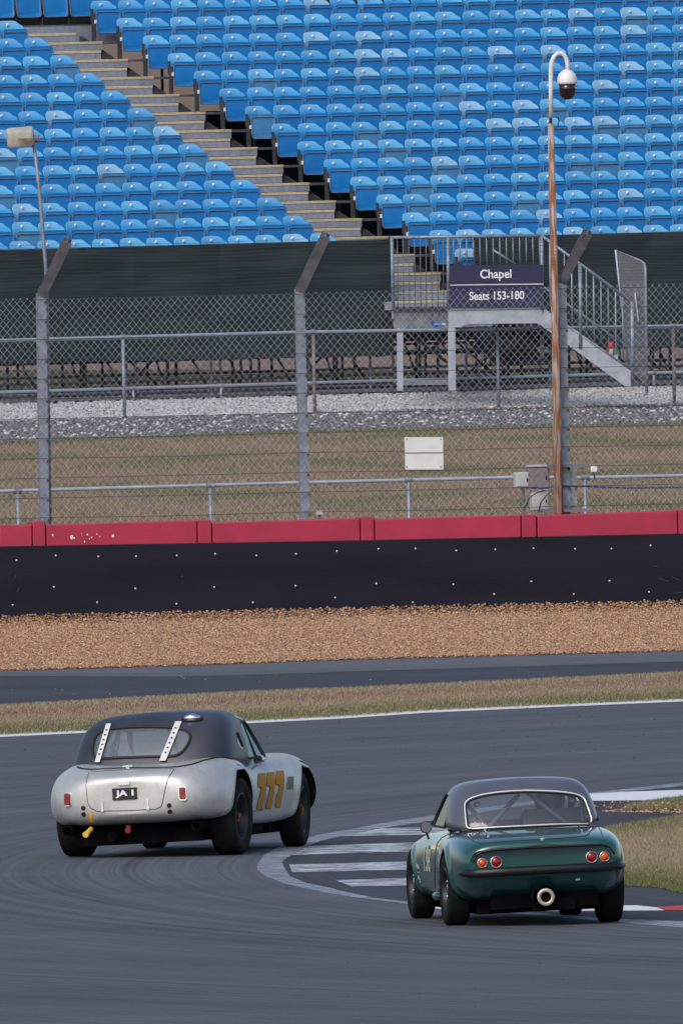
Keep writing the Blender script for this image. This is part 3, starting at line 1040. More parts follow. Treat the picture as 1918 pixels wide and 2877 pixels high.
# ------------------------------------------------------------------ floodlight on a thin leaning pole
m_cream = mat('aged_cream_housing', (.46, .45, .38), (.36, .34, .28), scale=10, rough=.6, bump=.1)
lb = fpt(134, 800, .10)
fl = thing('floodlight', 'old cream floodlight box on a thin leaning pole by the first fence post', 'floodlight', Vector((fpt(140, 1470, .1).x, lb.y, 0)))
MB().tube([loc_of(fl, q) for q in (Vector((fpt(140, 1470, .1).x, lb.y, 0)), fpt(131, 770, .1), fpt(110, 520, .1), fpt(95, 398, .1))], .022, 8).build('pole', m_galv, fl, smooth=True)
cc = loc_of(fl, fpt(58, 388, .1))
rot = Matrix.Rotation(R(-4), 3, 'Y') @ Matrix.Rotation(R(12), 3, 'X')
mb = MB()
for (sx, sz, yy) in ((.155, .105, .10), (.165, .115, .04), (.165, .115, -.03), (.14, .09, -.07)):
    pass
ring = []
def rrect(hx, hz, r, n=5):
    out = []
    for cx, cz, a0 in ((hx - r, hz - r, 0), (-hx + r, hz - r, 90), (-hx + r, -hz + r, 180), (hx - r, -hz + r, 270)):
        for k in range(n):
            a = R(a0 + 90 * k / (n - 1))
            out.append((cx + r * math.cos(a), cz + r * math.sin(a)))
    return out
vs_, fs_ = [], []
layers = [(.160, .108, .11), (.162, .110, .05), (.158, .106, -.02), (.145, .094, -.055), (.12, .07, -.068)]
for hx, hz, yy in layers:
    vs_ += [rot @ Vector((x, yy, z)) + cc for x, z in rrect(hx, hz, .035)]
n_ = 20
for i in range(len(layers) - 1):
    for k in range(n_):
        fs_.append((i * n_ + k, i * n_ + (k + 1) % n_, (i + 1) * n_ + (k + 1) % n_, (i + 1) * n_ + k))
fs_ += [tuple(range(n_)), tuple(range((len(layers) - 1) * n_, len(layers) * n_))]
MB().add(vs_, fs_).build('housing', m_cream, fl, smooth=False, auto=40)
MB().bar(loc_of(fl, fpt(52, 392, -.03)), loc_of(fl, fpt(98, 393, -.02)), .03, .03).build('bracket', m_rust2, fl)
MB().lathe([(.045, -.03), (.045, .03)], 12, 'x', loc_of(fl, fpt(106, 389, .1))).build('swivel', m_rust2, fl)
# ================================================================== GRANDSTAND
PHI = R(34)
SU = Vector((math.cos(PHI), math.sin(PHI), 0))          # along the rows
SB = Vector((-math.sin(PHI), math.cos(PHI), 0))         # up the slope, away from the camera
PITCH_A, RISE, GOING = .528, .2935, .751
SEAT_H = .68
A0 = P(1207, 648, 562.0)                                  # top front corner of the first seat, row 0, beyond the stairs
FLOOR0 = A0.z - SEAT_H
A0 = Vector((A0.x, A0.y, 0))
AISLE = 1.80
def st(a, b, z):
    return A0 + SU * a + SB * b + Vector((0, 0, z))
def floor_z(k):
    return FLOOR0 + RISE * k

m_seat = [mat('seat_plastic_vivid', (.010, .275, .62), (.020, .315, .66), scale=3, rough=.34, vary=.10, spec=.7),
          mat('seat_plastic_mid', (.060, .385, .68), (.09, .42, .70), scale=3, rough=.38, vary=.10, spec=.7),
          mat('seat_plastic_pale', (.22, .46, .68), (.28, .51, .70), scale=3, rough=.45, vary=.08, spec=.6)]
m_pan = mat('seat_pan_blue', (.006, .185, .53), (.010, .21, .57), scale=4, rough=.4, vary=.08)
m_pan_f = mat('seat_pan_faded', (.05, .23, .48), (.08, .27, .50), scale=9, rough=.5, vary=.06)
m_rim = mat('seat_rim_grey', (.12, .13, .17), (.17, .18, .22), scale=10, rough=.5)
m_tagw = mat('number_disc', (.82, .84, .86), rough=.4)

def sky_pale_top(m, pale, amount):
    """sky sheen, with some bleaching, painted paler towards the top of the shell"""
    N, L, B = nodes_of(m)
    src = B.inputs['Base Color'].links[0].from_socket
    tc = N.new('ShaderNodeTexCoord')
    sp = N.new('ShaderNodeSeparateXYZ')
    L.new(tc.outputs['Object'], sp.inputs[0])
    n1 = noise(N, L, tc.outputs['Object'], 7, 4)
    ad = N.new('ShaderNodeMath'); ad.operation = 'MULTIPLY_ADD'
    ad.inputs[1].default_value = .10
    L.new(n1.outputs[0], ad.inputs[0]); L.new(sp.outputs[2], ad.inputs[2])
    mr = N.new('ShaderNodeMapRange')
    mr.inputs[1].default_value = .57
    mr.inputs[2].default_value = .76
    mr.inputs[4].default_value = amount
    L.new(ad.outputs[0], mr.inputs[0])
    L.new(mixc(N, L, mr.outputs[0], src, pale), B.inputs['Base Color'])
for _m, _a in zip(m_seat, (.58, .58, .55)):
    sky_pale_top(_m, (.31, .55, .76), _a)  # sky light on the seat tops is put into the colour

def backrest_mesh(m):
    bm = bmesh.new()
    nu, nv = 12, 9
    g = []
    for j in range(nv + 1):
        v = j / nv
        row = []
        for i in range(nu + 1):
            u_ = -1 + 2 * i / nu
            half = .250 - .012 * v
            # rounded top corners
            z = .28 + .40 * v
            x = u_ * half
            if v > .7:
                q = (v - .7) / .3
                lim = half * (1 - .16 * q ** 3)
                x = u_ * lim
                z -= (.030 if u_ < 0 else .060) * (abs(u_) ** 5) * q
            y = .015 + .085 * v - .062 * u_ * u_ * (1 - .35 * v) + max(0, v - .58) ** 2 * .32
            row.append(bm.verts.new((x, y, z)))
        g.append(row)
    for j in range(nv):
        for i in range(nu):
            bm.faces.new((g[j][i], g[j][i + 1], g[j + 1][i + 1], g[j + 1][i]))
    bmesh.ops.recalc_face_normals(bm, faces=bm.faces)
    bmesh.ops.solidify(bm, geom=bm.faces[:], thickness=.016)
    me = bpy.data.meshes.new('backrest')
    bm.to_mesh(me)
    bm.free()
    me.materials.append(m)
    me.polygons.foreach_set('use_smooth', [True] * len(me.polygons))
    me.set_sharp_from_angle(angle=R(50))
    return me
ME_BACK = [backrest_mesh(m) for m in m_seat]
def pan_mesh(m):
    prof = rrect(.232, .172, .05)
    # underside panel of the tipped-up seat with a lip running back from its rim
    vs, fs = [], []
    n = len(prof)
    for dy, sc, dz in ((.012, .90, 0), (-.004, .97, 0), (.0, 1.0, 0), (-.010, 1.0, .052), (.012, .985, .056)):
        vs += [(x * sc, -.105 + dy + (z + .172) * .10, .312 + z * sc + (dz if z > 0 else 0)) for x, z in prof]
    for i in range(4):
        for k in range(n):
            fs.append((i * n + k, i * n + (k + 1) % n, (i + 1) * n + (k + 1) % n, (i + 1) * n + k))
    fs.append(tuple(range(n)))
    fs.append(tuple(4 * n + k for k in range(n)))
    me = MB().add(vs, fs).mesh('seat_pan', m, True)
    me.set_sharp_from_angle(angle=R(50))
    return me
ME_PAN = [pan_mesh(m_pan), pan_mesh(m_pan_f)]
ME_RIM = MB().tube([(x, -.108 + (z + .172) * .10, .312 + z) for x, z in rrect(.236, .176, .05)], .009, 6, closed=True).mesh('seat_rim', m_rim, True)
ME_DISC = MB().lathe([(.027, 0), (.027, .010), (.017, .014), (.001, .015)], 10, 'y').mesh('number_disc', m_tagw, True)
ME_LEG = [MB().box((0, -.03, .17), (.022, .10, .34)).mesh('support_leg', m_steel_dk), MB().box((0, -.03, .23), (.022, .10, .46)).box((0, .02, .45), (.02, .06, .20)).mesh('support_leg', m_steel_dk)]
ME_TAG = MB().box((0, 0, 0), (.045, .008, .06)).mesh('row_tag', m_tagw)
ORD = ['zeroth', 'first', 'second', 'third', 'fourth', 'fifth', 'sixth', 'seventh', 'eighth', 'ninth', 'tenth', 'eleventh', 'twelfth', 'thirteenth',
       'fourteenth', 'fifteenth', 'sixteenth', 'seventeenth', 'eighteenth', 'nineteenth', 'twentieth', 'twenty-first', 'twenty-second', 'twenty-third', 'twenty-fourth', 'twenty-fifth']
TONES = ['vivid blue', 'mid blue', 'sun-faded pale blue']
def seat(a, k, label, end=0, tone=None, fade=None):
    p = st(a, GOING * k, floor_z(k))
    t = tone if tone is not None else random.choices((0, 1, 2), (.60, .29, .11) if k > 0 else (.25, .50, .25))[0]
    root = thing('tip_up_seat', f'{TONES[t]} tip-up seat, {label}', 'seat', p, PHI + R(random.uniform(-.8, .8)), 'blue tip-up seats in the grandstand rows')
    b = link('backrest', ME_BACK[t], root)
    b.rotation_euler = (R(random.uniform(-2.0, 2.0)), 0, 0)
    d = link('number_disc', ME_DISC, b)
    d.location = (-.045, .079, .612)
    d.rotation_euler = (R(-16), 0, R(180))
    pn = link('seat_pan', ME_PAN[1 if (fade or (fade is None and random.random() < .08)) else 0], root)
    pn.location.z = random.uniform(-.006, .006)
    link('seat_rim', ME_RIM, pn)
    lg = link('support_leg', ME_LEG[1 if end else 0], root)
    lg.location = (-.255, 0, 0)
    if end:
        tg = link('row_tag', ME_TAG, lg)
        tg.location = (.0, -.09, .335)
    return root
# the block on the sign side of the stairs
for k in range(-1, 14):
    n = 3 if k == -1 else int((1568 - (987 - 60 * k)) / 61.5) + 2
    for j in range(n):
        if k == -1 and j > 2:
            break
        seat((j + .5) * PITCH_A, k, f'{ORD[j + 1]} from the stairs on the sign side, {ORD[k + 2]} row up', end=(j == 0))
# the block on the floodlight side
for k in range(0, 13):
    n = int((775 - 60 * k) / 61.5) + 2
    for j in range(n):
        seat(-AISLE - (j + .5) * PITCH_A, k, f'{ORD[j + 1]} from the stairs on the floodlight side, {ORD[k + 2]} row up')
# the row that closes the head of the stairs
for j in range(14):
    seat((8.5 - j) * PITCH_A - .02, 14, f'{ORD[j + 1]} from the sign-side end of the row behind the stair head')

stand = thing('grandstand', 'stepped steel grandstand deck with grey aisle stairs carrying the blue seats', 'grandstand', st(0, 0, 0), PHI)
def SL(a, b, z):
    return Vector((a, b, z))
for k in range(-1, 15):
    z = floor_z(k) - .02
    y0, y1 = GOING * k - .36, GOING * k + .385
    for a0, a1 in (((-14.0, -AISLE - .02)), ((-.03, 17.0))):
        if k == 14:
            a0, a1 = (-14.0, 17.0) if a0 < -5 else (0, 0)
            if a1 == 0:
                continue
        MB().box(((a0 + a1) / 2, (y0 + y1) / 2, z), (a1 - a0, y1 - y0, .035)).build('deck_board', m_plank, stand)
    if k >= 14:
        MB().box((-.75 if k == 14 else 0, y0 - .005, z - .14), (26, .02, .27)).build('riser_board', m_tread, stand)
# aisle steps: two to a row, with a yellow nosing on each
for k in range(-3, 14):
    for h in (0, 1):
        zt = floor_z(k) + h * RISE / 2
        y0 = GOING * k - .36 + h * GOING / 2
        a0, a1 = -AISLE + .02, (-.05 if h == 0 else -.33)
        if k == -3 and h == 0:
            continue
        stp = MB().box(((a0 + a1) / 2, y0 + .195, zt - .066), (a1 - a0, .39, .132)).build('aisle_step', m_tread, stand)
        MB().box(((a0 + a1) / 2, y0 + .012, zt + .0035), (a1 - a0 - .004, .055, .012)).box(((a0 + a1) / 2, y0 - .004, zt - .012), (a1 - a0 - .004, .010, .028)).build('nosing', m_nosing, stp)
# sloping rakers, standards and bracing below
for a in (-13.2, -11.55, -9.9, -8.25, -6.6, -4.95, -3.3, -AISLE - .06, .02, 1.65, 3.3, 4.95, 6.6, 8.25, 9.9, 11.5):
    MB().bar((a, -GOING * 1.4, floor_z(-1.4) - .11), (a, GOING * 14, floor_z(14) - .11), .06, .12).build('raker_beam', m_steel_dk, stand)
    for b in (-.95, .9, 2.8, 4.7, 7.5, 10.2):
        ztop = floor_z(b / GOING) - .15
        MB().tube([(a, b, .46), (a, b, ztop)], .024, 6).build('standard', m_steel_dk if b > -.5 else m_galv_d, stand)
    MB().tube([(a, -.95, .52), (a, .9, floor_z(1) - .3)], .022, 6).build('brace', m_steel_dk, stand)
    MB().tube([(a, 2.8, .5), (a, 4.7, floor_z(5) - .3)], .022, 6).build('brace', m_steel_dk, stand)
for i in range(9):
    a = -13.2 + 1.65 * (2 * (i % 9))
    MB().tube([(a, -.6, .50), (a + 1.65, -.6, 1.75)], .02, 6).build('brace', m_steel_dk, stand)
    MB().tube([(a + 1.65, .3, .50), (a, .3, 1.75)], .02, 6).build('brace', m_steel_dk, stand)
for b, z in ((-.9, .58), (-.4, .75), (.9, .62), (2.8, .80), (4.7, .66), (7.5, .72), (10.2, .95), (4.7, 1.15), (7.5, 1.30), (.9, 1.05)):
    MB().tube([(-14, b, z), (16, b, z)], .024, 6).build('ledger', random.choice((m_galv_d, m_steel_dk, m_galv_d)), stand)
for i, b in enumerate((-1.0, 1.2, 3.2, 5.2)):
    MB().box((1, b, .50), (30, .22, .06)).build('sole_board', m_rust2 if i % 2 else m_galv_d, stand)
MB().box((1, 11.0, 3.05), (30, .04, 3.9)).build('added_rear_net', m_net, stand)  # added net blocks light from behind to darken under the stand
MB().box((1, 11.1, floor_z(14) + .55), (30, .05, 1.4)).build('rear_parapet', m_net, stand)

# ------------------------------------------------------------------ green wind screen on the front of the stand
NETB = -GOING - .52
PN0 = st(0, NETB, 0)
def npt(px, py):
    return on_plane(px, py, PN0, SB)
scr = thing('wind_screen', 'long dark green netting screen hung along the front of the grandstand', 'screen', st(0, NETB, .46), PHI)
def to_local(o, p):
    return Matrix.Rotation(-o.rotation_euler.z, 3, 'Z') @ (Vector(p) - o.location)
def net_panel(xa, xb, ta, tb, ba, bb):
    cs = [npt(xa, ba), npt(xb, bb), npt(xb, tb), npt(xa, ta)]
    cs = [to_local(scr, c_) for c_ in cs]
    nu, nv = 16, 14
    vs, fs = [], []
    ph = random.uniform(0, 6)
    for j in range(nv + 1):
        for i in range(nu + 1):
            s, t = i / nu, j / nv
            p = cs[0].lerp(cs[1], s).lerp(cs[3].lerp(cs[2], s), t)
            edge = min(1, 6 * s, 6 * (1 - s))
            p.y += edge * (.018 * math.sin(t * 17 + ph + math.sin(s * 3 + ph)) + .025 * math.sin(s * 5 + ph))
            if j == nv:
                p.z -= .015 * math.sin(s * math.pi) + .006 * math.sin(i * 2.1)
            if j == 0:
                p.z += .02 * math.sin(i * 1.3 + ph) * edge
            vs.append(p)
    for j in range(nv):
        for i in range(nu):
            a = j * (nu + 1) + i
            fs.append((a, a + 1, a + nu + 2, a + nu + 1))
    return MB().add(vs, fs).build('net_panel', m_net, scr, smooth=True)
def ntop(x):
    return resample([(0, 703), (640, 688), (1105, 672), (1918, 650)], [x])[0][1]
def nbot(x):
    return resample([(0, 1020), (830, 1006), (1300, 995), (1918, 975)], [x])[0][1]
sx = [-420, -160, 118, 380, 618, 866, 1104]
for i in range(len(sx) - 1):
    net_panel(sx[i] - 2, sx[i + 1] + 2, ntop(sx[i]), ntop(sx[i + 1]), nbot(sx[i]), nbot(sx[i + 1]))
sx = [1336, 1580, 1826, 2070, 2320]
for i in range(len(sx) - 1):
    net_panel(sx[i] - 2, sx[i + 1] + 2, ntop(sx[i]), ntop(sx[i + 1]), nbot(sx[i]), nbot(sx[i + 1]))
for xa, xb in ((-420, 1104), (1336, 2320)):
    p, q = to_local(scr, npt(xa, ntop(xa) + 3)), to_local(scr, npt(xb, ntop(xb) + 3))
    MB().tube([p + Vector((0, .05, 0)), q + Vector((0, .05, 0))], .02, 6).build('top_rail', m_steel_dk, scr)
for x in (-160, 118, 380, 618, 866, 1103, 1337, 1580, 1826):
    p = to_local(scr, npt(x, ntop(x) + 2))
    MB().tube([p + Vector((0, .06, 0)), Vector((p.x, p.y + .06, 0))], .022, 6).build('screen_post', m_steel_dk, scr)

# ------------------------------------------------------------------ lettering
def text_mesh(body, size, bold, m, depth=.002, shear=0.0, squeeze=1.0, space=1.0):
    cu = bpy.data.curves.new('lettering', 'FONT')
    cu.body = body
    cu.size = size
    cu.offset = bold
    cu.extrude = depth
    cu.shear = shear
    cu.space_character = space
    cu.align_x = 'CENTER'
    cu.align_y = 'CENTER'
    o = bpy.data.objects.new('lettering', cu)
    COL.objects.link(o)
    dg = bpy.context.evaluated_depsgraph_get()
    me = bpy.data.meshes.new_from_object(o.evaluated_get(dg))
    bpy.data.objects.remove(o)
    for v in me.vertices:
        v.co.x *= squeeze
    me.materials.clear()
    me.materials.append(m)
    return me

# ------------------------------------------------------------------ entrance platform and steps
PD = 557.6
def q4(x, y, d=0.0):
    """pixel of the enlarged crop of the platform -> point at the platform's depth + d"""
    return P(x / 1.806 + 1050, y / 1.806 + 620, PD + d)
plat = thing('entrance_platform', 'grey steel entrance platform with railings and steps down to the stones', 'platform', Vector((q4(240, 860).x, PD, .3)))
def pl(x, y, d=0.0):
    return loc_of(plat, q4(x, y, d))
def ptube(name, pts, r, m=m_galv, d=0.0, n=8):
    return MB().tube([pl(x, y, d) for x, y in pts], r, n).build(name, m, plat, smooth=True)
def pbar(name, a, b, w, h, m=m_galv, d=0.0):
    return MB().bar(pl(*a, d), pl(*b, d), w, h, up=(0, 1, 0)).build(name, m, plat)
def pprism(name, poly, depth, m, d=0.0):
    return MB().prism([pl(x, y, d) for x, y in poly], (0, depth, 0)).build(name, m, plat)
ptube('top_rail', [(80, 86), (380, 82), (852, 76)], .026)
for x in (92, 377, 852):
    ptube('railing_post', [(x - 2, 78), (x + 6 if x < 100 else x, 452)], .028)
for k in range(14):
    x = 402 + k * 33.5
    ptube('baluster', [(x, 82), (x + 3, 232)], .010)
for k in range(9):
    x = 118 + k * 29
    ptube('baluster', [(x, 86), (x + 4, 442)], .007, m_galv_d)
ptube('grab_rail', [(600, 146), (640, 172), (716, 222)], .018)
pprism('deck_side', [(96, 450), (372, 448), (372, 545), (100, 548)], 1.0, m_galv_d, .1)
pprism('deck_top', [(92, 441), (376, 439), (376, 449), (94, 450)], 1.1, m_steel_dk, .02)
pprism('front_beam', [(378, 445), (862, 440), (862, 476), (840, 520), (470, 524), (440, 540), (378, 545)], .10, m_galv_l)
pprism('deck_top', [(378, 438), (862, 434), (862, 441), (378, 446)], 1.1, m_galv_d, .05)
pbar('leg', (132, 545), (132, 862), .10, .10, m_galv_l)
pbar('leg', (393, 545), (396, 866), .12, .12, m_galv_l)
pbar('leg', (850, 520), (852, 700), .06, .06, m_galv_d, .9)
pbar('tie_beam', (148, 822), (378, 820), .08, .09, m_galv_d)
for a, b in (((170, 560), (372, 720)), ((372, 590), (230, 700)), ((410, 540), (540, 680)), ((860, 560), (560, 700))):
    ptube('brace', [a, b], .028, m_steel_dk, .7)
# inclined stair with its own railings
pprism('stair_stringer', [(855, 440), (1312, 762), (1306, 846), (1280, 846), (830, 520), (850, 470)], .05, m_galv_l)
pprism('stair_stringer', [(855, 440), (1312, 762), (1306, 846), (1280, 846), (830, 520), (850, 470)], .05, m_galv_d, .9)
for k in range(9):
    t = (k + .5) / 9
    x, y = 855 + (1300 - 855) * t, 470 + (800 - 470) * t
    MB().bar(pl(x, y, .05), pl(x, y, .9), .26, .03).build('stair_tread', m_galv_d, plat)
for d in (0.0, .92):
    ptube('handrail', [(852, 78), (1045, 220), (1297, 406)], .026, m_galv, d)
    ptube('lower_rail', [(862, 338), (1072, 490), (1312, 660)] if d else [(975, 530), (1312, 762)], .018, m_galv, d)
for x, y0, y1 in ((1045, 220, 650), (1308, 412, 840)):
    ptube('stair_post', [(x, y0), (x + 2, y1)], .03, m_galv)
for k in range(11):
    x = 890 + k * 37
    y = 78 + (x - 852) * .735
    ptube('baluster', [(x, y), (x + 3, y + 330)], .0105, m_galv if k % 3 else m_galv_l)
# sign on the platform railing
sg_ = thing('seat_sign', 'navy blue sign reading Chapel Seats 153-180 fixed to the platform railing', 'sign', q4(620, 440, -.06))
m_navy = mat('navy_sign_face', (.010, .012, .055), (.013, .016, .066), scale=3, rough=.5)
m_letter = mat('white_lettering', (.80, .81, .84), rough=.5)
cn = [loc_of(sg_, q4(x, y, -.06)) for x, y in ((384, 441), (858, 436), (858, 223), (384, 228))]
MB().prism(cn, (0, .015, 0)).build('sign_face', m_navy, sg_)
MB().bar(loc_of(sg_, q4(384, 327, -.064)), loc_of(sg_, q4(858, 321, -.064)), .012, .008, up=(0, 1, 0)).build('divider_line', m_letter, sg_)
for body, x, y, size, w in (('Chapel', 618, 272, .20, 157), ('Seats 153-180', 622, 382, .185, 276)):
    me = text_mesh(body, size, .0028, m_letter)
    xs_ = [v.co.x for v in me.vertices]
    wid = max(xs_) - min(xs_)
    target = w / 1.806 / 173.9
    for v in me.vertices:
        v.co.x *= target / wid
    o = link('lettering', me, sg_)
    o.location = loc_of(sg_, q4(x, y, -.068))
    o.rotation_euler = (R(90), 0, 0)
# perforated gate at the foot of the steps
gate = thing('mesh_gate', 'tall grey perforated gate with curved frame standing beside the steps', 'gate', Vector((q4(1330, 860).x, PD + .3, .3)))
def gl(x, y, d=.3):
    return loc_of(gate, q4(x, y, d))
MB().tube([gl(*p) for p in ((1290, 745), (1226, 148), (1350, 204), (1368, 216), (1375, 244), (1382, 885))], .022, 8).build('gate_frame', m_galv_l, gate, smooth=True)
def perf_mat():
    m = bpy.data.materials.new('perforated_sheet')
    m.use_nodes = True
    N, L, B = nodes_of(m)
    B.inputs['Base Color'].default_value = (.16, .17, .20, 1)
    B.inputs['Roughness'].default_value = .6
    tr = N.new('ShaderNodeBsdfTransparent')
    mx = N.new('ShaderNodeMixShader')
    mx.inputs[0].default_value = .55
    out = N['Material Output']
    L.new(tr.outputs[0], mx.inputs[1]); L.new(B.outputs[0], mx.inputs[2]); L.new(mx.outputs[0], out.inputs[0])
    return m
m_perf = perf_mat()
MB().prism([gl(*p, .29) for p in ((1290, 745), (1226, 148), (1350, 204), (1368, 216), (1375, 244), (1380, 840))], (0, .006, 0)).build('gate_sheet', m_perf, gate)
MB().bar(gl(1322, 365, .2), gl(1340, 512, .2), .02, .06, up=(0, 1, 0)).build('gate_handle', m_offwhite, gate)
MB().tube([gl(1306, 780), gl(1308, 640)], .02, 8).build('gate_stop', m_galv, gate)
# fire extinguishers
m_exred = mat('extinguisher_red', (.50, .02, .03), rough=.3)
m_exgreen = mat('extinguisher_green_sleeve', (.05, .18, .13), rough=.4)
def extinguisher(x, y, h, r, m, label, d):
    p = q4(x, y, d)
    o = thing('fire_extinguisher', label, 'extinguisher', p)
    MB().lathe([(r * .8, 0), (r, .02), (r, h * .75), (r * .75, h * .84), (r * .3, h * .88), (r * .28, h * .93)], 14).build('cylinder', m, o, smooth=True)
    MB().box((0, 0, h * .95), (r * 1.2, r * .6, h * .06)).build('valve', m_black, o)
    MB().tube([(0, 0, h * .97), (r * 1.1, 0, h * .9), (r * 1.25, 0, h * .6), (r * 1.15, 0, h * .35)], .012, 6).build('hose', m_black, o)
    MB().box((0, -r, h * .45), (r * 1.1, .01, h * .22)).build('instruction_label', m_offwhite, o)
extinguisher(1203, 716, .37, .062, m_exred, 'red fire extinguisher standing behind the platform steps', .55)
extinguisher(1228, 742, .36, .052, m_exgreen, 'green sleeved fire extinguisher next to the red one', .45)
# black sheeted bundle under the deck
m_tarp = mat('black_tarpaulin', (.012, .013, .018), (.05, .052, .065), scale=4, rough=.35, bump=.3, bscale=8)
tb = q4(780, 725, 1.2)
tarp = thing('covered_bundle', 'black tarpaulin bundle lying under the platform steps', 'bundle', tb)
vs_, fs_ = [], []
secs = [(-.62, .16, .22), (-.45, .20, .34), (-.1, .22, .33), (.25, .20, .25), (.5, .14, .16), (.62, .05, .06)]
for i, (x, ry, rz) in enumerate(secs):
    for k in range(14):
        a = 2 * math.pi * k / 14
        vs_.append((x, ry * math.cos(a) * (1 + .06 * math.sin(3 * a + i)), rz + rz * math.sin(a) * (1 + .08 * math.sin(4 * a + i * 2))))
for i in range(len(secs) - 1):
    for k in range(14):
        fs_.append((i * 14 + k, i * 14 + (k + 1) % 14, (i + 1) * 14 + (k + 1) % 14, (i + 1) * 14 + k))
fs_ += [tuple(range(14)), tuple(range(70, 84))]
MB().add(vs_, fs_).build('tarpaulin', m_tarp, tarp, smooth=True)
MB().tube([(-.2 + .01 * k, -.24 * math.cos(k * .5), .33 + .34 * math.sin(k * .5)) for k in range(7)], .012, 6).build('tie_rope', m_galv_d, tarp)
wp = q4(860, 656, 1.0)
wl = thing('white_bag', 'crumpled white bag on the black bundle under the platform', 'bag', wp)
MB().add([(-.13, 0, .03), (-.04, -.05, .07), (.05, -.04, .05), (.14, 0, -.02), (.06, -.04, -.06), (-.06, -.04, -.05), (0, .05, 0)],
         [(0, 1, 5), (1, 2, 4), (1, 4, 5), (2, 3, 4), (0, 6, 1), (1, 6, 2), (2, 6, 3), (3, 6, 4), (4, 6, 5), (5, 6, 0)]).build('bag_skin', m_white, wl, smooth=True)
# blue power connector on the deck edge
m_bcon = mat('blue_connector', (.02, .16, .55), rough=.4)
pc = thing('power_connector', 'blue power connector hanging from the platform deck edge', 'connector', q4(330, 538, -.05))
MB().tube([loc_of(pc, q4(300, 530, -.05)), loc_of(pc, q4(345, 527, -.05))], .032, 10).build('plug', m_bcon, pc)
MB().tube([loc_of(pc, q4(345, 527, -.05)), loc_of(pc, q4(362, 527, -.05))], .022, 10).build('plug_tail', m_offwhite, pc)
MB().tube([loc_of(pc, q4(*p, -.05)) for p in ((300, 530), (288, 505), (300, 470), (325, 450), (350, 470), (362, 500))], .012, 6).build('lead', m_bluecable, pc)
# ================================================================== CARS
def eval_mesh(o):
    dg = bpy.context.evaluated_depsgraph_get()
    dg.update()
    return bpy.data.meshes.new_from_object(o.evaluated_get(dg))

def temp(me):
    o = bpy.data.objects.new('temporary', me)
    COL.objects.link(o)
    return o

def ring_loft(rings, level=2, close=True):
    """closed rings of equal length -> subdivided smooth mesh"""
    n = len(rings[0])
    vs = [tuple(p) for r_ in rings for p in r_]
    fs = []
    for i in range(len(rings) - 1):
        for k in range(n):
            fs.append((i * n + k, i * n + (k + 1) % n, (i + 1) * n + (k + 1) % n, (i + 1) * n + k))
    fs += [tuple(range(n)), tuple((len(rings) - 1) * n + k for k in range(n))]
    me = bpy.data.meshes.new('loft')
    me.from_pydata(vs, [], fs)
    bm = bmesh.new()
    bm.from_mesh(me)
    # replace the two end ngons by grids of quads between mirrored points
    bm.faces.ensure_lookup_table()
    bmesh.ops.delete(bm, geom=bm.faces[-2:], context='FACES_ONLY')
    bm.verts.ensure_lookup_table()
    for base in (0, (len(rings) - 1) * n):
        h = n // 2
        for k in range(h):
            a, b = base + k, base + k + 1
            c, d = base + (n - k - 1) % n, base + (n - k) % n
            ids = []
            for q in (a, b, c, d):
                if q not in ids:
                    ids.append(q)
            if d == base + 0 and a == base:
                ids = [a, b, c]
            if len(set(ids)) >= 3:
                try:
                    bm.faces.new([bm.verts[q] for q in ids])
                except ValueError:
                    pass
    bmesh.ops.recalc_face_normals(bm, faces=bm.faces)
    bm.to_mesh(me)
    bm.free()
    o = temp(me)
    md = o.modifiers.new('s', 'SUBSURF')
    md.levels = level
    md.render_levels = level
    out = eval_mesh(o)
    bpy.data.objects.remove(o)
    return out

def sym_sections(secs):
    """[(y, [(x, z) from bottom centre round to top centre])] -> rings"""
    rings = []
    for y, h in secs:
        rings.append([Vector((x, y, z)) for x, z in h] + [Vector((-x, y, z)) for x, z in reversed(h[1:-1])])
    return rings

def sym_slices(slices):
    """[(z, [(x, y) from front centre round to rear centre])] -> rings"""
    return [[Vector((x, y, z)) for x, y in h] + [Vector((-x, y, z)) for x, y in reversed(h[1:-1])] for z, h in slices]

def boolean(me, cutters, op='DIFFERENCE'):
    o = temp(me)
    ts = []
    for c_ in cutters:
        t = temp(c_)
        ts.append(t)
        md = o.modifiers.new('b', 'BOOLEAN')
        md.operation = op
        md.object = t
        md.solver = 'EXACT'
        md.material_mode = 'TRANSFER'
    out = eval_mesh(o)
    for t in ts + [o]:
        bpy.data.objects.remove(t)
    return out

def set_mat(me, m):
    me.materials.clear()
    me.materials.append(m)
    return me

def bvh_of(me):
    return BVHTree.FromPolygons([v.co.copy() for v in me.vertices], [tuple(p.vertices) for p in me.polygons])

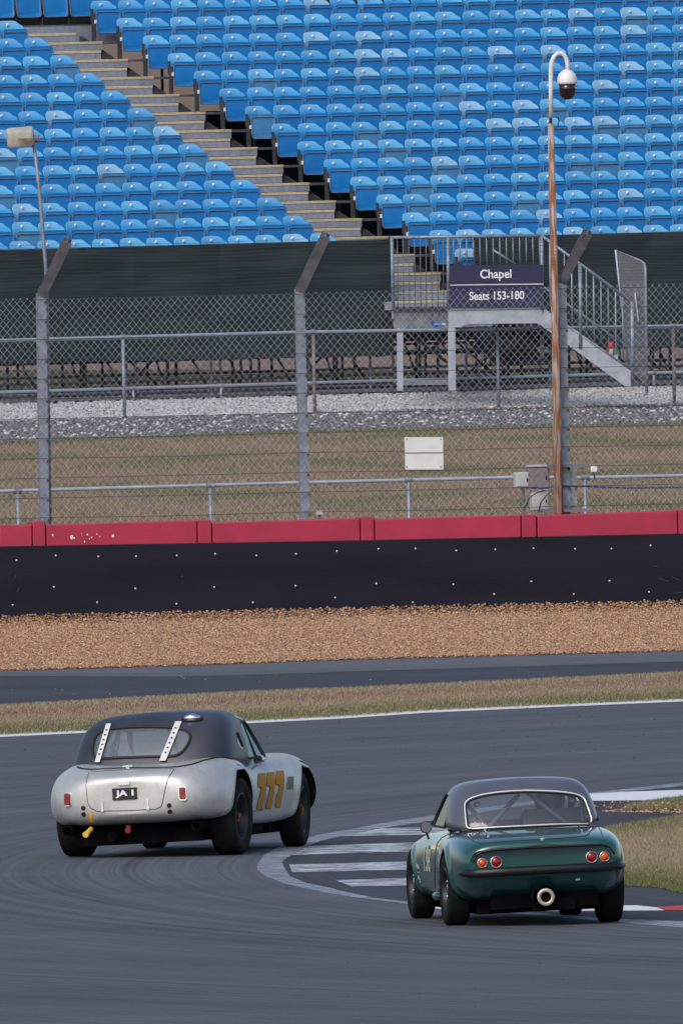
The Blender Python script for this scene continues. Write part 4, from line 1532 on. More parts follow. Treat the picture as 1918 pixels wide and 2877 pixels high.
class Car:
    def __init__(s, name, label, cat, px, yaw, lean, crop):
        s.loc = G(*px)
        s.loc.z = 0.012
        s.root = thing(name, label, cat, s.loc, -yaw)
        s.M = Matrix.Translation(s.loc) @ Matrix.Rotation(-yaw, 4, 'Z')
        s.B = Matrix.Translation((0, 0, .3)) @ Matrix.Rotation(lean, 4, 'Y') @ Matrix.Translation((0, 0, -.3))
        s.inv = (s.M @ s.B).inverted()
        s.crop = crop
        s.surf = None
    def px(s, x, y):
        k, ox, oy = s.crop
        return x / k + ox, y / k + oy
    def local_ray(s, x, y):
        d = ray(*s.px(x, y))
        o = s.inv @ CAM
        return o, (s.inv.to_3x3() @ d).normalized()
    def at_y(s, x, y, yl):
        """crop pixel -> body point on the cross plane y = yl"""
        o, d = s.local_ray(x, y)
        return o + d * ((yl - o.y) / d.y)
    def at_x(s, x, y, xl):
        o, d = s.local_ray(x, y)
        return o + d * ((xl - o.x) / d.x)
    def hit(s, x, y, surf=None, off=0.0):
        o, d = s.local_ray(x, y)
        best = None
        for b in (surf if isinstance(surf, (list, tuple)) else [surf or s.surf]):
            r_ = b.ray_cast(o, d)
            if r_[0] is not None and (best is None or r_[3] < best[3]):
                best = r_
        h, n = (best[0], best[1]) if best else (None, None)
        if h is None:
            h = s.at_y(x, y, -.5)
            n = Vector((0, -1, 0))
        if n.dot(d) > 0:
            n = -n
        return h + n * off, n
    def part(s, o, roll=True):
        o.parent = s.root
        o.matrix_basis = s.B.copy() if roll else Matrix.Identity(4)
        return o
    def patch(s, name, poly, m, surf=None, off=.003, cuts=3, parent=None):
        bm = bmesh.new()
        f = bm.faces.new([bm.verts.new((x, y, 0)) for x, y in poly])
        bmesh.ops.triangulate(bm, faces=bm.faces[:])
        for _ in range(cuts):
            bmesh.ops.subdivide_edges(bm, edges=bm.edges[:], cuts=1, use_grid_fill=True)
        for v in bm.verts:
            v.co = s.hit(v.co.x, v.co.y, surf, off)[0]
        bmesh.ops.recalc_face_normals(bm, faces=bm.faces)
        me = bpy.data.meshes.new(name)
        bm.to_mesh(me)
        bm.free()
        me.materials.append(m)
        me.polygons.foreach_set('use_smooth', [True] * len(me.polygons))
        o = link(name, me)
        s.part(o)
        if parent is not None:
            o.parent = parent
            o.matrix_basis = Matrix.Identity(4)
        return o
    def seam(s, name, pts, r, m, surf=None, closed=False, off=.0, parent=None, dens=6):
        q = []
        N = len(pts)
        for i in range(N if closed else N - 1):
            a, b = pts[i], pts[(i + 1) % N]
            for k in range(dens):
                t = k / dens
                q.append((a[0] + (b[0] - a[0]) * t, a[1] + (b[1] - a[1]) * t))
        if not closed:
            q.append(pts[-1])
        o = MB().tube([s.hit(x, y, surf, off)[0] for x, y in q], r, 6, closed=closed).build(name, m, None, smooth=True)
        s.part(o)
        if parent is not None:
            o.parent = parent
            o.matrix_basis = Matrix.Identity(4)
        return o
    def frame(s, x, y, surf=None, off=0.0):
        """matrix with z along the outward normal at that pixel and y up"""
        h, n = s.hit(x, y, surf, off)
        up = Vector((0, 0, 1))
        xx = up.cross(n).normalized()
        yy = n.cross(xx)
        return Matrix.Translation(h) @ Matrix((xx, yy, n)).transposed().to_4x4()
    def obj(s, name, me, parent=None, roll=True, mtx=None):
        o = link(name, me)
        s.part(o, roll)
        if parent is not None:
            o.parent = parent
            o.matrix_basis = Matrix.Identity(4)
        if mtx is not None:
            o.matrix_basis = (o.matrix_basis @ mtx)
        return o

def xform(me, mtx):
    me.transform(mtx)
    return me

m_tyre = mat('tyre_rubber', (.006, .006, .007), (.012, .012, .013), scale=12, rough=.8, bump=.1, spec=.15)
m_well = mat('wheel_well', (.008, .008, .009), rough=.9, spec=.1)
m_under = mat('underbody_black', (.003, .003, .004), (.006, .006, .007), scale=6, rough=.9, spec=.06)
m_rimblk = mat('black_wheel', (.012, .012, .013), rough=.45)
m_rimsil = mat('dull_alloy', (.30, .30, .32), rough=.4, metal=.8)
m_chrome = mat('chrome', (.75, .76, .78), rough=.08, metal=1.0)
m_trim = mat('polished_trim', (.82, .83, .85), rough=.25, metal=.35)
m_spin = mat('bronze_spinner', (.30, .085, .02), rough=.4, metal=.4)
m_hub = mat('black_hub', (.02, .02, .022), rough=.5)
m_redlens = mat('red_lens', (.24, .004, .010), rough=.2, coat=.2)
m_amber = mat('amber_lens', (.56, .085, .006), rough=.2, coat=.2)
m_rubber = mat('black_rubber_seal', (.008, .008, .009), rough=.6)
m_seamd = mat('panel_gap', (.02, .02, .022), rough=.9)
m_cabin = mat('cabin_trim', (.045, .047, .055), (.07, .072, .08), scale=5, rough=.8)
m_helmet = mat('dark_helmet', (.02, .022, .03), rough=.25, coat=.4)
m_suit = mat('dark_race_suit', (.03, .032, .045), (.05, .052, .07), scale=10, rough=.85)

def wheel(car, x, y, r, w, side, style, rim_r):
    """wheel built round the x axis; side +1 = right hand side"""
    def pr(pts):
        return [(a, b * side) for a, b in pts]
    z = r - .006
    wo = link('wheel', None) if False else None
    # rim and disc
    mb = MB()
    h = w / 2
    if style == 'dish':
        mb.lathe(pr([(rim_r, -h * .8), (rim_r + .004, h * .86), (rim_r - .006, h * .90), (rim_r - .016, h * .80), (rim_r - .03, .15 * h), (rim_r * .62, .0), (.055, .02), (.05, .05), (.02, .052)]), 40, 'x', caps=False)
        me = mb.mesh('wheel', m_rimblk, True)
    else:
        mb.lathe(pr([(rim_r, -h * .8), (rim_r + .004, h * .88), (rim_r - .008, h * .92), (rim_r - .018, h * .80), (rim_r - .026, .2 * h)]), 36, 'x', caps=False)
        for k in range(8):
            a = 2 * math.pi * k / 8
            p0 = Vector((h * .55 * side, .04 * math.cos(a), .04 * math.sin(a)))
            p1 = Vector((h * .42 * side, (rim_r - .02) * math.cos(a), (rim_r - .02) * math.sin(a)))
            mb.bar(p0, p1, .034, .022, up=(side, 0, 0))
        me = mb.mesh('wheel', m_rimsil if style == 'alloy' else m_rimblk, True)
    me.set_sharp_from_angle(angle=R(40))
    o = car.obj('wheel', me, roll=False)
    o.location = (x, y, z)
    t = MB().lathe(pr([(rim_r - .002, -h * .85), (rim_r + .03, -h * .98), (r * .90, -h), (r * .975, -h * .88), (r, -h * .70), (r, 0), (r, h * .70), (r * .975, h * .88), (r * .90, h), (rim_r + .03, h * .98), (rim_r - .002, h * .85)]), 56, 'x', caps=False).mesh('tyre', m_tyre, True)
    link('tyre', t, o)
    wl_ = MB().lathe(pr([(rim_r - .012, -h * .8), (.001, -h * .75)]), 24, 'x', caps=False).mesh('brake_drum', m_well)
    link('brake_drum', wl_, o)
    if style != 'dish':
        hb = MB().lathe(pr([(.06, 0), (.06, h * .5), (.045, h * .7), (.02, h * .75)]), 16, 'x')
        for k in range(4):
            a = R(45 + 90 * k)
            hb.lathe(pr([(.012, h * .5), (.012, h * .68)]), 8, 'x', (0, .085 * math.cos(a), .085 * math.sin(a)))
        link('hub', hb.mesh('hub', m_chrome, True), o)
    if style == 'dish':
        sp = MB()
        for k in range(3):
            a = R(20 + 120 * k)
            sp.bar((.065 * side, 0, 0), (.072 * side, .048 * math.cos(a), .048 * math.sin(a)), .018, .014, up=(1, 0, 0))
        sp.lathe(pr([(.024, .03), (.024, .075), (.012, .085)]), 12, 'x')
        so = link('spinner', sp.mesh('spinner', m_spin), o)
    return o

def arch(x0, x1, y, z, r, m, n=40, squash=1.0):
    return MB().lathe([(r, x0), (r, x1)], n, 'x', (0, y, z)).mesh('cut', m)

def person_mesh(name, joints, bones, m):
    me = bpy.data.meshes.new(name)
    me.from_pydata([j[0] for j in joints], bones, [])
    o = temp(me)
    sk = o.modifiers.new('skin', 'SKIN')
    for v, (_, r_) in zip(me.skin_vertices[0].data, joints):
        v.radius = (r_, r_)
    me.skin_vertices[0].data[0].use_root = True
    sb = o.modifiers.new('sub', 'SUBSURF')
    sb.levels = sb.render_levels = 2
    out = eval_mesh(o)
    bpy.data.objects.remove(o)
    out.polygons.foreach_set('use_smooth', [True] * len(out.polygons))
    return set_mat(out, m)

# ------------------------------------------------------------------ SILVER ROADSTER
def brushed_alu():
    m = bpy.data.materials.new('bare_aluminium')
    m.use_nodes = True
    N, L, B = nodes_of(m)
    tc = N.new('ShaderNodeTexCoord')
    n1 = noise(N, L, tc.outputs['Object'], 3.0, 8, .7)
    rp = ramp(N, [(.28, (.46, .455, .45)), (.72, (.66, .655, .645))])
    L.new(n1.outputs[0], rp.inputs[0])
    n4 = noise(N, L, tc.outputs['Object'], 6.0, 9, .75)
    r4 = ramp(N, [(.50, (1, 1, 1)), (.78, (.60, .54, .46))])
    L.new(n4.outputs[0], r4.inputs[0])
    L.new(mixc(N, L, 1.0, rp.outputs[0], r4.outputs[0], 'MULTIPLY'), B.inputs['Base Color'])
    B.inputs['Metallic'].default_value = .50
    n2 = noise(N, L, tc.outputs['Object'], 9.0, 6, .7)
    mr = N.new('ShaderNodeMapRange')
    mr.inputs[3].default_value = .30
    mr.inputs[4].default_value = .50
    L.new(n2.outputs[0], mr.inputs[0])
    L.new(mr.outputs[0], B.inputs['Roughness'])
    return m
m_alu = brushed_alu()
m_top = mat('black_hardtop', (.019, .022, .034), (.042, .046, .064), scale=2.2, rough=.42, bump=.04, spec=.6)
m_plexi = glass_mat('sky_haze_plexiglass', (.92, .96, .97), .92, rough=.25, body=.17, body_col=(.52, .57, .62), refl=.08)  # pale body colour paints in the sky reflected on the window
m_glass = glass_mat('car_glass', (.90, .94, .97), .94, body=.09, body_col=(.46, .49, .58), refl=.06)
m_tealglass = glass_mat('tinted_side_window', (.45, .72, .72), .7, body=.35, body_col=(.03, .11, .11))
m_darkwin = glass_mat('cabin_dark_window', (.6, .64, .72), .45, body=.15, body_col=(.03, .032, .042))  # darkness of the cabin painted into the pane's tint and body
m_gold = mat('gold_number', (.43, .19, .018), (.47, .215, .028), scale=8, rough=.7, spec=.2)
m_goldsh = mat('number_shadow', (.05, .025, .018), rough=.6)
m_yellow = mat('yellow_marker', (.78, .40, .01), rough=.5)
m_yel2 = mat('yellow_hook', (.60, .42, .05), rough=.45)

cobra = Car('roadster_car', 'bare aluminium roadster with black hardtop, gold race number 777 and plate JA 1', 'car', (437, 2405), R(15.2), R(-2.3), (1.912, 100, 1960))
def half(b, lo, mid, sh, top, inn, dk, c0):
    return b
CS = [
    (-.83, [(0, .38), (.16, .38), (.28, .40), (.36, .46), (.38, .54), (.33, .62), (.24, .66), (.12, .675), (0, .68)]),
    (-.79, [(0, .325), (.30, .325), (.48, .35), (.56, .43), (.57, .55), (.50, .66), (.36, .715), (.18, .73), (0, .735)]),
    (-.66, [(0, .295), (.48, .295), (.64, .325), (.71, .42), (.715, .56), (.65, .69), (.50, .755), (.25, .765), (0, .77)]),
    (-.42, [(0, .29), (.58, .29), (.745, .315), (.80, .41), (.80, .58), (.74, .745), (.575, .815), (.28, .79), (0, .795)]),
    (-.10, [(0, .27), (.60, .27), (.82, .30), (.865, .41), (.86, .60), (.79, .785), (.61, .855), (.32, .80), (0, .80)]),
    (.22, [(0, .22), (.60, .22), (.80, .25), (.85, .40), (.845, .60), (.78, .78), (.61, .85), (.33, .80), (0, .80)]),
    (.52, [(0, .20), (.58, .20), (.70, .23), (.755, .40), (.76, .57), (.71, .72), (.58, .775), (.32, .79), (0, .79)]),
    (.95, [(0, .19), (.56, .19), (.66, .22), (.715, .38), (.725, .55), (.68, .69), (.57, .745), (.32, .79), (0, .80)]),
    (1.40, [(0, .19), (.56, .19), (.66, .22), (.715, .38), (.725, .56), (.68, .70), (.56, .765), (.32, .81), (0, .83)]),
    (1.85, [(0, .19), (.56, .19), (.70, .23), (.77, .40), (.78, .59), (.72, .755), (.56, .82), (.30, .80), (0, .83)]),
    (2.28, [(0, .20), (.58, .20), (.78, .26), (.82, .42), (.81, .60), (.73, .765), (.56, .825), (.30, .76), (0, .79)]),
    (2.65, [(0, .22), (.55, .22), (.74, .27), (.79, .42), (.77, .58), (.68, .71), (.52, .76), (.28, .70), (0, .72)]),
    (2.95, [(0, .26), (.40, .26), (.56, .30), (.62, .41), (.60, .53), (.52, .61), (.40, .64), (.20, .62), (0, .62)]),
    (3.08, [(0, .34), (.20, .34), (.30, .36), (.34, .42), (.33, .48), (.28, .53), (.2, .54), (.1, .54), (0, .54)]),
]
body_me = ring_loft(sym_sections(CS), 3)
cobra.surf = bvh_of(body_me)
set_mat(body_me, m_alu)
cuts = []
for s in (1, -1):
    cuts.append(arch(.40 * s, 1.1 * s, 0, .375, .375, m_well))
    cuts.append(arch(.42 * s, 1.1 * s, 2.286, .365, .362, m_well))
cuts.append(set_mat(MB().box((0, .72, .80), (1.08, 1.10, .80)).mesh('cut', m_cabin), m_cabin))
body_cut = boolean(body_me, cuts)
body_cut.polygons.foreach_set('use_smooth', [True] * len(body_cut.polygons))
body_cut.set_sharp_from_angle(angle=R(35))
cobra.obj('body', body_cut)
TS = [
    (.68, [(0, 1.34), (.45, 1.32), (.64, 1.18), (.70, .78), (.735, .36), (.755, .04), (.68, -.19), (.40, -.32), (0, -.35)]),
    (.82, [(0, 1.31), (.45, 1.29), (.63, 1.15), (.69, .76), (.725, .37), (.745, .07), (.665, -.14), (.39, -.26), (0, -.28)]),
    (.97, [(0, 1.27), (.43, 1.25), (.60, 1.12), (.655, .76), (.69, .40), (.705, .13), (.62, -.06), (.36, -.16), (0, -.18)]),
    (1.10, [(0, 1.22), (.40, 1.20), (.55, 1.08), (.615, .77), (.655, .46), (.672, .21), (.585, .04), (.33, -.04), (0, -.06)]),
    (1.19, [(0, 1.17), (.36, 1.15), (.485, 1.04), (.55, .80), (.58, .56), (.59, .33), (.50, .18), (.28, .12), (0, .10)]),
    (1.242, [(0, 1.10), (.26, 1.09), (.36, 1.0), (.43, .82), (.445, .62), (.445, .45), (.365, .34), (.20, .30), (0, .28)]),
]
top_out = ring_loft(sym_slices(TS), 3)
cobra_top = bvh_of(top_out)
set_mat(top_out, m_top)
inner = [(z - .035 if i else .55, [(x * .945, .5 + (y - .5) * .945) for x, y in h]) for i, (z, h) in enumerate(TS)]
top_in = set_mat(ring_loft(sym_slices(inner), 2), m_cabin)
def rounded(pts, per=4):
    """closed Catmull-Rom through traced points"""
    n = len(pts)
    out = []
    for i in range(n):
        p0, p1, p2, p3 = (Vector(pts[(i + k) % n]) for k in (-1, 0, 1, 2))
        for k in range(per):
            t = k / per
            q = .5 * (2 * p1 + (p2 - p0) * t + (2 * p0 - 5 * p1 + 4 * p2 - p3) * t * t + (3 * p1 - p0 - 3 * p2 + p3) * t ** 3)
            out.append((q.x, q.y))
    return out
WIN = [(310, 262), (322, 215), (352, 186), (400, 170), (520, 160), (640, 157), (740, 164), (800, 175), (828, 196), (830, 222), (812, 262), (780, 298), (735, 315), (600, 319), (480, 323), (370, 328), (322, 318), (308, 295)]
def view_cut(car, poly, y0, y1):
    n = len(poly)
    vs = [car.at_y(x, y, y0) for x, y in poly] + [car.at_y(x, y, y1) for x, y in poly]
    return MB().add(vs, [tuple(range(n - 1, -1, -1)), tuple(range(n, 2 * n))] + [(i, (i + 1) % n, n + (i + 1) % n, n + i) for i in range(n)]).mesh('cut', m_rubber)
WIN = rounded(WIN)
cut_w = view_cut(cobra, WIN, -.5, .42)
def side_cut(poly, x0, x1, m):
    return MB().prism([(x0, y, z) for y, z in poly], (x1 - x0, 0, 0)).mesh('cut', m)
DOORWIN = [(.70, .79), (.74, 1.04), (.80, 1.09), (1.04, 1.11), (1.10, 1.08), (1.255, .79)]
QUART = [(.30, .93), (.42, 1.02), (.48, .90), (.40, .87)]
cut_s = side_cut(DOORWIN, -1, 1, m_rubber)
cut_f = MB().prism([(x, .98, z) for x, z in ((-.50, .82), (.50, .82), (.47, 1.08), (.40, 1.13), (-.40, 1.13), (-.47, 1.08))], (0, .8, 0)).mesh('cut', m_rubber)
top_cut = boolean(top_out, [top_in, cut_w, cut_s, cut_f])
top_cut.polygons.foreach_set('use_smooth', [True] * len(top_cut.polygons))
top_cut.set_sharp_from_angle(angle=R(40))
hardtop = cobra.obj('hardtop', top_cut)
rw_ = cobra.patch('rear_window', WIN, m_plexi, cobra_top, off=-.006, cuts=3)
cobra.seam('window_seal', WIN, .013, m_rubber, cobra_top, closed=True, off=.004, parent=rw_, dens=1)
cobra.seam('hardtop_seal', [(225, 374), (250, 383), (300, 388), (400, 383), (520, 378), (640, 378), (760, 374), (840, 360), (900, 340), (960, 325), (1020, 322), (1055, 330)], .010, m_rubber, [cobra_top, cobra.surf], off=.001)
m_strap = mat('pale_strap', (.66, .65, .62), (.58, .57, .55), scale=12, rough=.7)
for (xa, ya, xb, yb, w_) in ((397, 150, 338, 352, 26), (770, 138, 684, 345, 34)):
    quad = [(xa - w_ * .5, ya), (xa + w_ * .5, ya), (xb + w_ * .5, yb), (xb - w_ * .5, yb)]
    so = cobra.patch('window_strap', quad, m_strap, cobra_top, off=.022, cuts=3)
    for k in range(6):
        t = .17 + k * .125
        mt = cobra.frame(xa + (xb - xa) * t, ya + (yb - ya) * t, cobra_top, .0235)
        cobra.obj('strap_hole', MB().lathe([(.010, 0), (.010, .0015)], 10).mesh('strap_hole', m_black), so, mtx=mt)
# boot lid with its seam, handle, lamp, plate and hinges
LID = [(287, 402), (272, 470), (280, 560), (296, 592), (330, 610), (500, 607), (650, 598), (678, 582), (695, 500), (710, 440), (745, 384), (600, 384), (440, 390)]
lid = cobra.patch('boot_lid', LID, m_alu, off=.0025, cuts=4)
cobra.seam('lid_seam', LID, .0032, m_seamd, closed=True, off=.002, parent=lid, dens=5)
mt = cobra.frame(497, 384, off=.02)
cobra.obj('boot_handle', MB().bar((-.042, 0, .008), (.042, 0, .008), .016, .014).lathe([(.016, -.02), (.013, .012)], 12).box((.0, -.016, .004), (.016, .03, .014)).mesh('boot_handle', m_trim), lid, mtx=mt)
mt = cobra.frame(477, 460, off=.0)
cobra.obj('plate_lamp', MB().box((0, 0, .012), (.105, .03, .03)).mesh('plate_lamp', m_trim), lid, mtx=mt)
mt = cobra.frame(481, 517, off=.004)
plate = cobra.obj('number_plate', MB().box((0, 0, .004), (.222, .105, .008)).mesh('number_plate', m_black), mtx=mt)
pt = text_mesh('JA 1', .098, .004, m_letter, depth=.001)
_xs = [v.co.x for v in pt.vertices]
_ys = [v.co.y for v in pt.vertices]
for v in pt.vertices:
    v.co.x = (v.co.x - (max(_xs) + min(_xs)) / 2) * .165 / (max(_xs) - min(_xs))
    v.co.y = (v.co.y - (max(_ys) + min(_ys)) / 2) * .068 / (max(_ys) - min(_ys))
o = link('plate_lettering', pt, plate)
o.location = (0, 0, .010)
for s in (-1, 1):
    o = link('plate_screw', MB().lathe([(.004, 0), (.004, .003)], 8).mesh('plate_screw', m_chrome), plate)
    o.location = (.098 * s, 0, .008)
for x, y in ((362, 590), (606, 580)):
    mt = cobra.frame(x, y, off=.006)
    cobra.obj('lid_hinge', MB().box((0, .015, .004), (.014, .085, .014)).box((0, -.025, .006), (.024, .018, .02)).mesh('lid_hinge', m_trim), lid, mtx=mt)
for x, y in ((178, 547), (790, 515)):
    mt = cobra.frame(x, y)
    tl = cobra.obj('tail_light', MB().prism([(a * 1.12, b * 1.05, -.01) for a, b in rrect(.03, .058, .018)], (0, 0, .022)).mesh('tail_light', m_chrome), mtx=mt)
    o = link('red_lens', MB().prism([(a, b, .008) for a, b in rrect(.029, .052, .016)], (0, 0, .018)).mesh('red_lens', m_redlens), tl)
    o2 = link('lens_divider', MB().box((0, .004, .027), (.055, .003, .003)).mesh('lens_divider', m_black), tl)
for x, y in ((258, 593), (260, 627), (718, 579), (722, 612)):
    mt = cobra.frame(x, y, off=.001)
    cobra.obj('bumper_mount_hole', MB().lathe([(.021, -.004), (.021, .004), (.017, .006)], 16).mesh('bumper_mount_hole', m_black), mtx=mt)
cobra.patch('tow_arrow', [(291, 612), (305, 608), (307, 655), (314, 658), (302, 672), (288, 664), (292, 655)], m_yellow, off=.004, cuts=1)
p_ = cobra.at_y(300, 705, -.72)
q_ = cobra.at_y(272, 735, -.80)
o = cobra.obj('tow_hook', MB().tube([p_, q_], [.022, .024], 10).lathe([(.028, -.012), (.028, .012)], 12, 'y', q_).mesh('tow_hook', m_yel2))
p_ = cobra.at_y(498, 713, -.70)
cobra.obj('rain_light', MB().box(p_ + Vector((0, .03, .02)), (.04, .05, .05)).lathe([(.026, -.012), (.026, .01), (.016, .02)], 14, 'y', p_).mesh('rain_light', m_redlens))
for x, y, r_ in ((172, 718, .043), (862, 690, .043)):
    p_ = cobra.at_y(x, y, -.66)
    cobra.obj('exhaust_pipe', MB().lathe([(r_ * .8, .9), (r_, .9), (r_, 0), (r_ * .86, -.002), (r_ * .84, .12), (.001, .121)], 18, 'y', p_, caps=False).mesh('exhaust_pipe', m_under, True))
cobra.obj('chassis', MB().box((0, 1.1, .175), (1.10, 3.2, .13)).box((0, -.22, .235), (.55, .5, .06)).tube([(-.55, 0, .30), (.55, 0, .30)], .05, 10).lathe([(.10, -.1), (.13, 0), (.10, .1)], 12, 'y', (0, -.02, .26)).mesh('chassis', m_under))
cobra.obj('silencer', MB().tube([(-.22, -.62, .19), (-.2, .1, .19)], .05, 10).tube([(.42, -.5, .20), (.4, .3, .19)], .045, 10).mesh('silencer', m_under))
# chrome fuel filler on the hardtop
mt = cobra.frame(842, 118, cobra_top, .0)
fcap = cobra.obj('roof_cap', MB().lathe([(.052, 0), (.060, .012), (.055, .03), (.035, .045), (.001, .05)], 20).mesh('roof_cap', m_chrome, True), mtx=mt @ Matrix.Diagonal((1.25, .62, 1, 1)))
link('cap_base', MB().lathe([(.075, -.004), (.078, .010), (.05, .016)], 20).mesh('cap_base', m_black), fcap)
# side: door seam, numbers, vents, mirror, windows
RX = .74
def side_px(x, y):
    return x, y
DOOR = [(1233, 420), (1236, 470), (1234, 540), (1226, 595), (1215, 606), (1170, 611)]
cobra.seam('door_seam', DOOR, .0022, m_seamd, off=.001, dens=5)
# numbers: each a seven drawn as an outline and laid on the flank
SEVEN = [(666, 893), (757, 885), (768, 1000), (762, 1060), (737, 1200), (709, 1355), (645, 1352), (668, 1230), (706, 1100), (732, 1002), (700, 1000), (688, 1020), (684, 1064), (662, 1066)]
for dx, dy in ((0, 0), (116, -12), (234, -31)):
    q7 = [((x + dx) / 4.611 + 580, (y + dy) / 4.611 + 1980) for x, y in SEVEN]
    q7 = [((x - 100) * 1.912, (y - 1960) * 1.912) for x, y in q7]
    cobra.patch('number_shadow', [(x + 2.5, y + 4.5) for x, y in q7], m_goldsh, off=.0035, cuts=2)
    cobra.patch('race_number', q7, m_gold, off=.006, cuts=2)
for k in range(5):
    x = 1352 + k * 7.4
    cobra.patch('side_vent', [(x, 424 - k * .4), (x + 4, 424 - k * .4), (x - .5, 494 - k * .6), (x - 4.5, 494 - k * .6)], m_black, off=.003, cuts=1)
h_, n_m = cobra.hit(1195, 352)
mpos = cobra.at_x(1198, 335, .80)
mir = cobra.obj('door_mirror', MB().lathe([(.046, -.012), (.048, .0), (.044, .03), (.028, .06), (.005, .07)], 24, 'y').mesh('door_mirror', m_chrome, True), mtx=Matrix.Translation(mpos) @ Matrix.Rotation(R(-8), 4, 'Z'))
link('mirror_glass', MB().lathe([(.043, -.0135), (.043, -.0125)], 24, 'y').mesh('mirror_glass', m_chrome), mir)
link('mirror_stem', MB().tube([(0, .02, -.03), (-.09, .03, -.08)], .008, 8).mesh('mirror_stem', m_chrome), mir)
for s in (1, -1):
    g_ = MB().prism([((.675 - .36 * (z - .79)) * s, y, z) for y, z in DOORWIN], (.004 * s, 0, 0)).mesh('side_window', m_tealglass)
    sw = cobra.obj('side_window', g_)
    fr = MB().tube([((.682 - .36 * (z - .79)) * s, y, z) for y, z in DOORWIN], .014, 6, closed=True).tube([(.682 * s, .98, .79), (.56 * s, 1.02, 1.11)], .010, 6).mesh('window_frame', m_rubber, True)
    cobra.obj('window_frame', fr, sw)
    q0 = [((.70 - .33 * (z - .79)) * s, y, z) for y, z in QUART]
    qq = []
    for x_, y_, z_ in q0:
        h2, n2, _, _ = cobra_top.ray_cast(Vector((2.0 * s, y_, z_)), Vector((-s, 0, 0)))
        qq.append((h2 if h2 else Vector((x_, y_, z_))) + Vector((.004 * s, 0, 0)))
    qw = cobra.obj('quarter_window', MB().add(qq, [(0, 1, 2, 3)]).mesh('quarter_window', m_tealglass))
    cobra.obj('quarter_seal', MB().tube([qq[1], qq[2]], .014, 6).mesh('quarter_seal', m_rubber), qw)
WS = [(-.56, .80), (.56, .80), (.50, 1.12), (.42, 1.18), (-.42, 1.18), (-.50, 1.12)]
wsp = [(x, 1.40 - (z - .80) * .55, z) for x, z in WS]
wsc = cobra.obj('windscreen', MB().add(wsp, [tuple(range(6))]).mesh('windscreen', m_glass))
cobra.obj('windscreen_frame', MB().tube(wsp, .012, 8, closed=True).mesh('windscreen_frame', m_chrome, True), wsc)
cobra.obj('roll_bar', MB().tube([(-.45, .42, .45), (-.45, .40, .95), (-.38, .40, 1.10), (.05, .40, 1.10), (.12, .40, .95), (.12, .42, .45)], .022, 8).mesh('roll_bar', m_galv_d, True))
cobra.obj('bucket_seat', MB().box((.30, .50, .55), (.42, .12, .50)).box((.30, .78, .42), (.44, .46, .10)).mesh('bucket_seat', m_cabin))
cobra.obj('dashboard', MB().box((0, 1.24, .74), (1.06, .10, .14)).mesh('dashboard', m_cabin))
for x, y, r_, w_, s in ((.69, 0, .335, .235, 1), (-.69, 0, .335, .235, -1), (.64, 2.286, .325, .195, 1), (-.64, 2.286, .325, .195, -1)):
    wh = wheel(cobra, x, y, r_, w_, s, 'dish', .205)
    if y > 1:
        wh.rotation_euler = (0, 0, R(6))
cobra.obj('side_bracket', MB().box((.60, 1.05, .165), (.05, .42, .04)).box((.58, 1.62, .15), (.04, .10, .06)).mesh('side_bracket', m_under))

def arch_lips(car, yc, zc, r_, m, wide, proud, a0=-35, a1=215):
    """flare: a strip that leaves the flank and stands proud at the wheel opening"""
    for s in (1, -1):
        rows = []
        for k in range(49):
            a = R(a0 + (a1 - a0) * k / 48)
            row = []
            for dr, dx in ((wide, -.002), (wide * .6, proud * .18), (wide * .25, proud * .62), (0, proud), (-.008, proud * .7), (-.004, -.03)):
                if math.cos(a) > 0:
                    dx *= 1 - .9 * min(1, math.cos(a) * 2.2)
                y_, z_ = yc + (r_ + dr) * math.cos(a), zc + (r_ + dr) * math.sin(a)
                h2 = car.surf.ray_cast(Vector((2 * s, y_, z_)), Vector((-s, 0, 0)))[0]
                if h2 is None:
                    row = None
                    break
                row.append(Vector((h2.x + dx * s, y_, z_)))
            if row and row[3].z > .22:
                rows.append(row)
        n = 6
        vs = [p for r2 in rows for p in r2]
        fs = [(i * n + k, i * n + k + 1, (i + 1) * n + k + 1, (i + 1) * n + k) for i in range(len(rows) - 1) for k in range(n - 1)]
        car.obj('arch_flare', MB().add(vs, fs).mesh('arch_flare', m, True))
arch_lips(cobra, 0, .375, .374, m_alu, .12, .028)
arch_lips(cobra, 2.286, .365, .361, m_alu, .11, .026)
# ------------------------------------------------------------------ GREEN COUPE
def paint(name, c):
    m = mat(name, c, rough=.30, coat=1.0, spec=.5)
    m.node_tree.nodes['Principled BSDF'].inputs['Coat Roughness'].default_value = .05
    return m
m_green = paint('dark_green_paint', (.0045, .056, .053))
m_top2 = mat('charcoal_hardtop', (.074, .078, .102), (.088, .092, .118), scale=4, rough=.36, spec=.6, coat=.3)
m_bumper = mat('black_bumper', (.006, .006, .009), rough=.4, spec=.4)
m_ivory = mat('ivory_number', (.52, .50, .40), rough=.6)
m_tailpipe = mat('heat_stained_steel', (.52, .49, .42), (.40, .33, .24), scale=14, rough=.4, metal=.4)

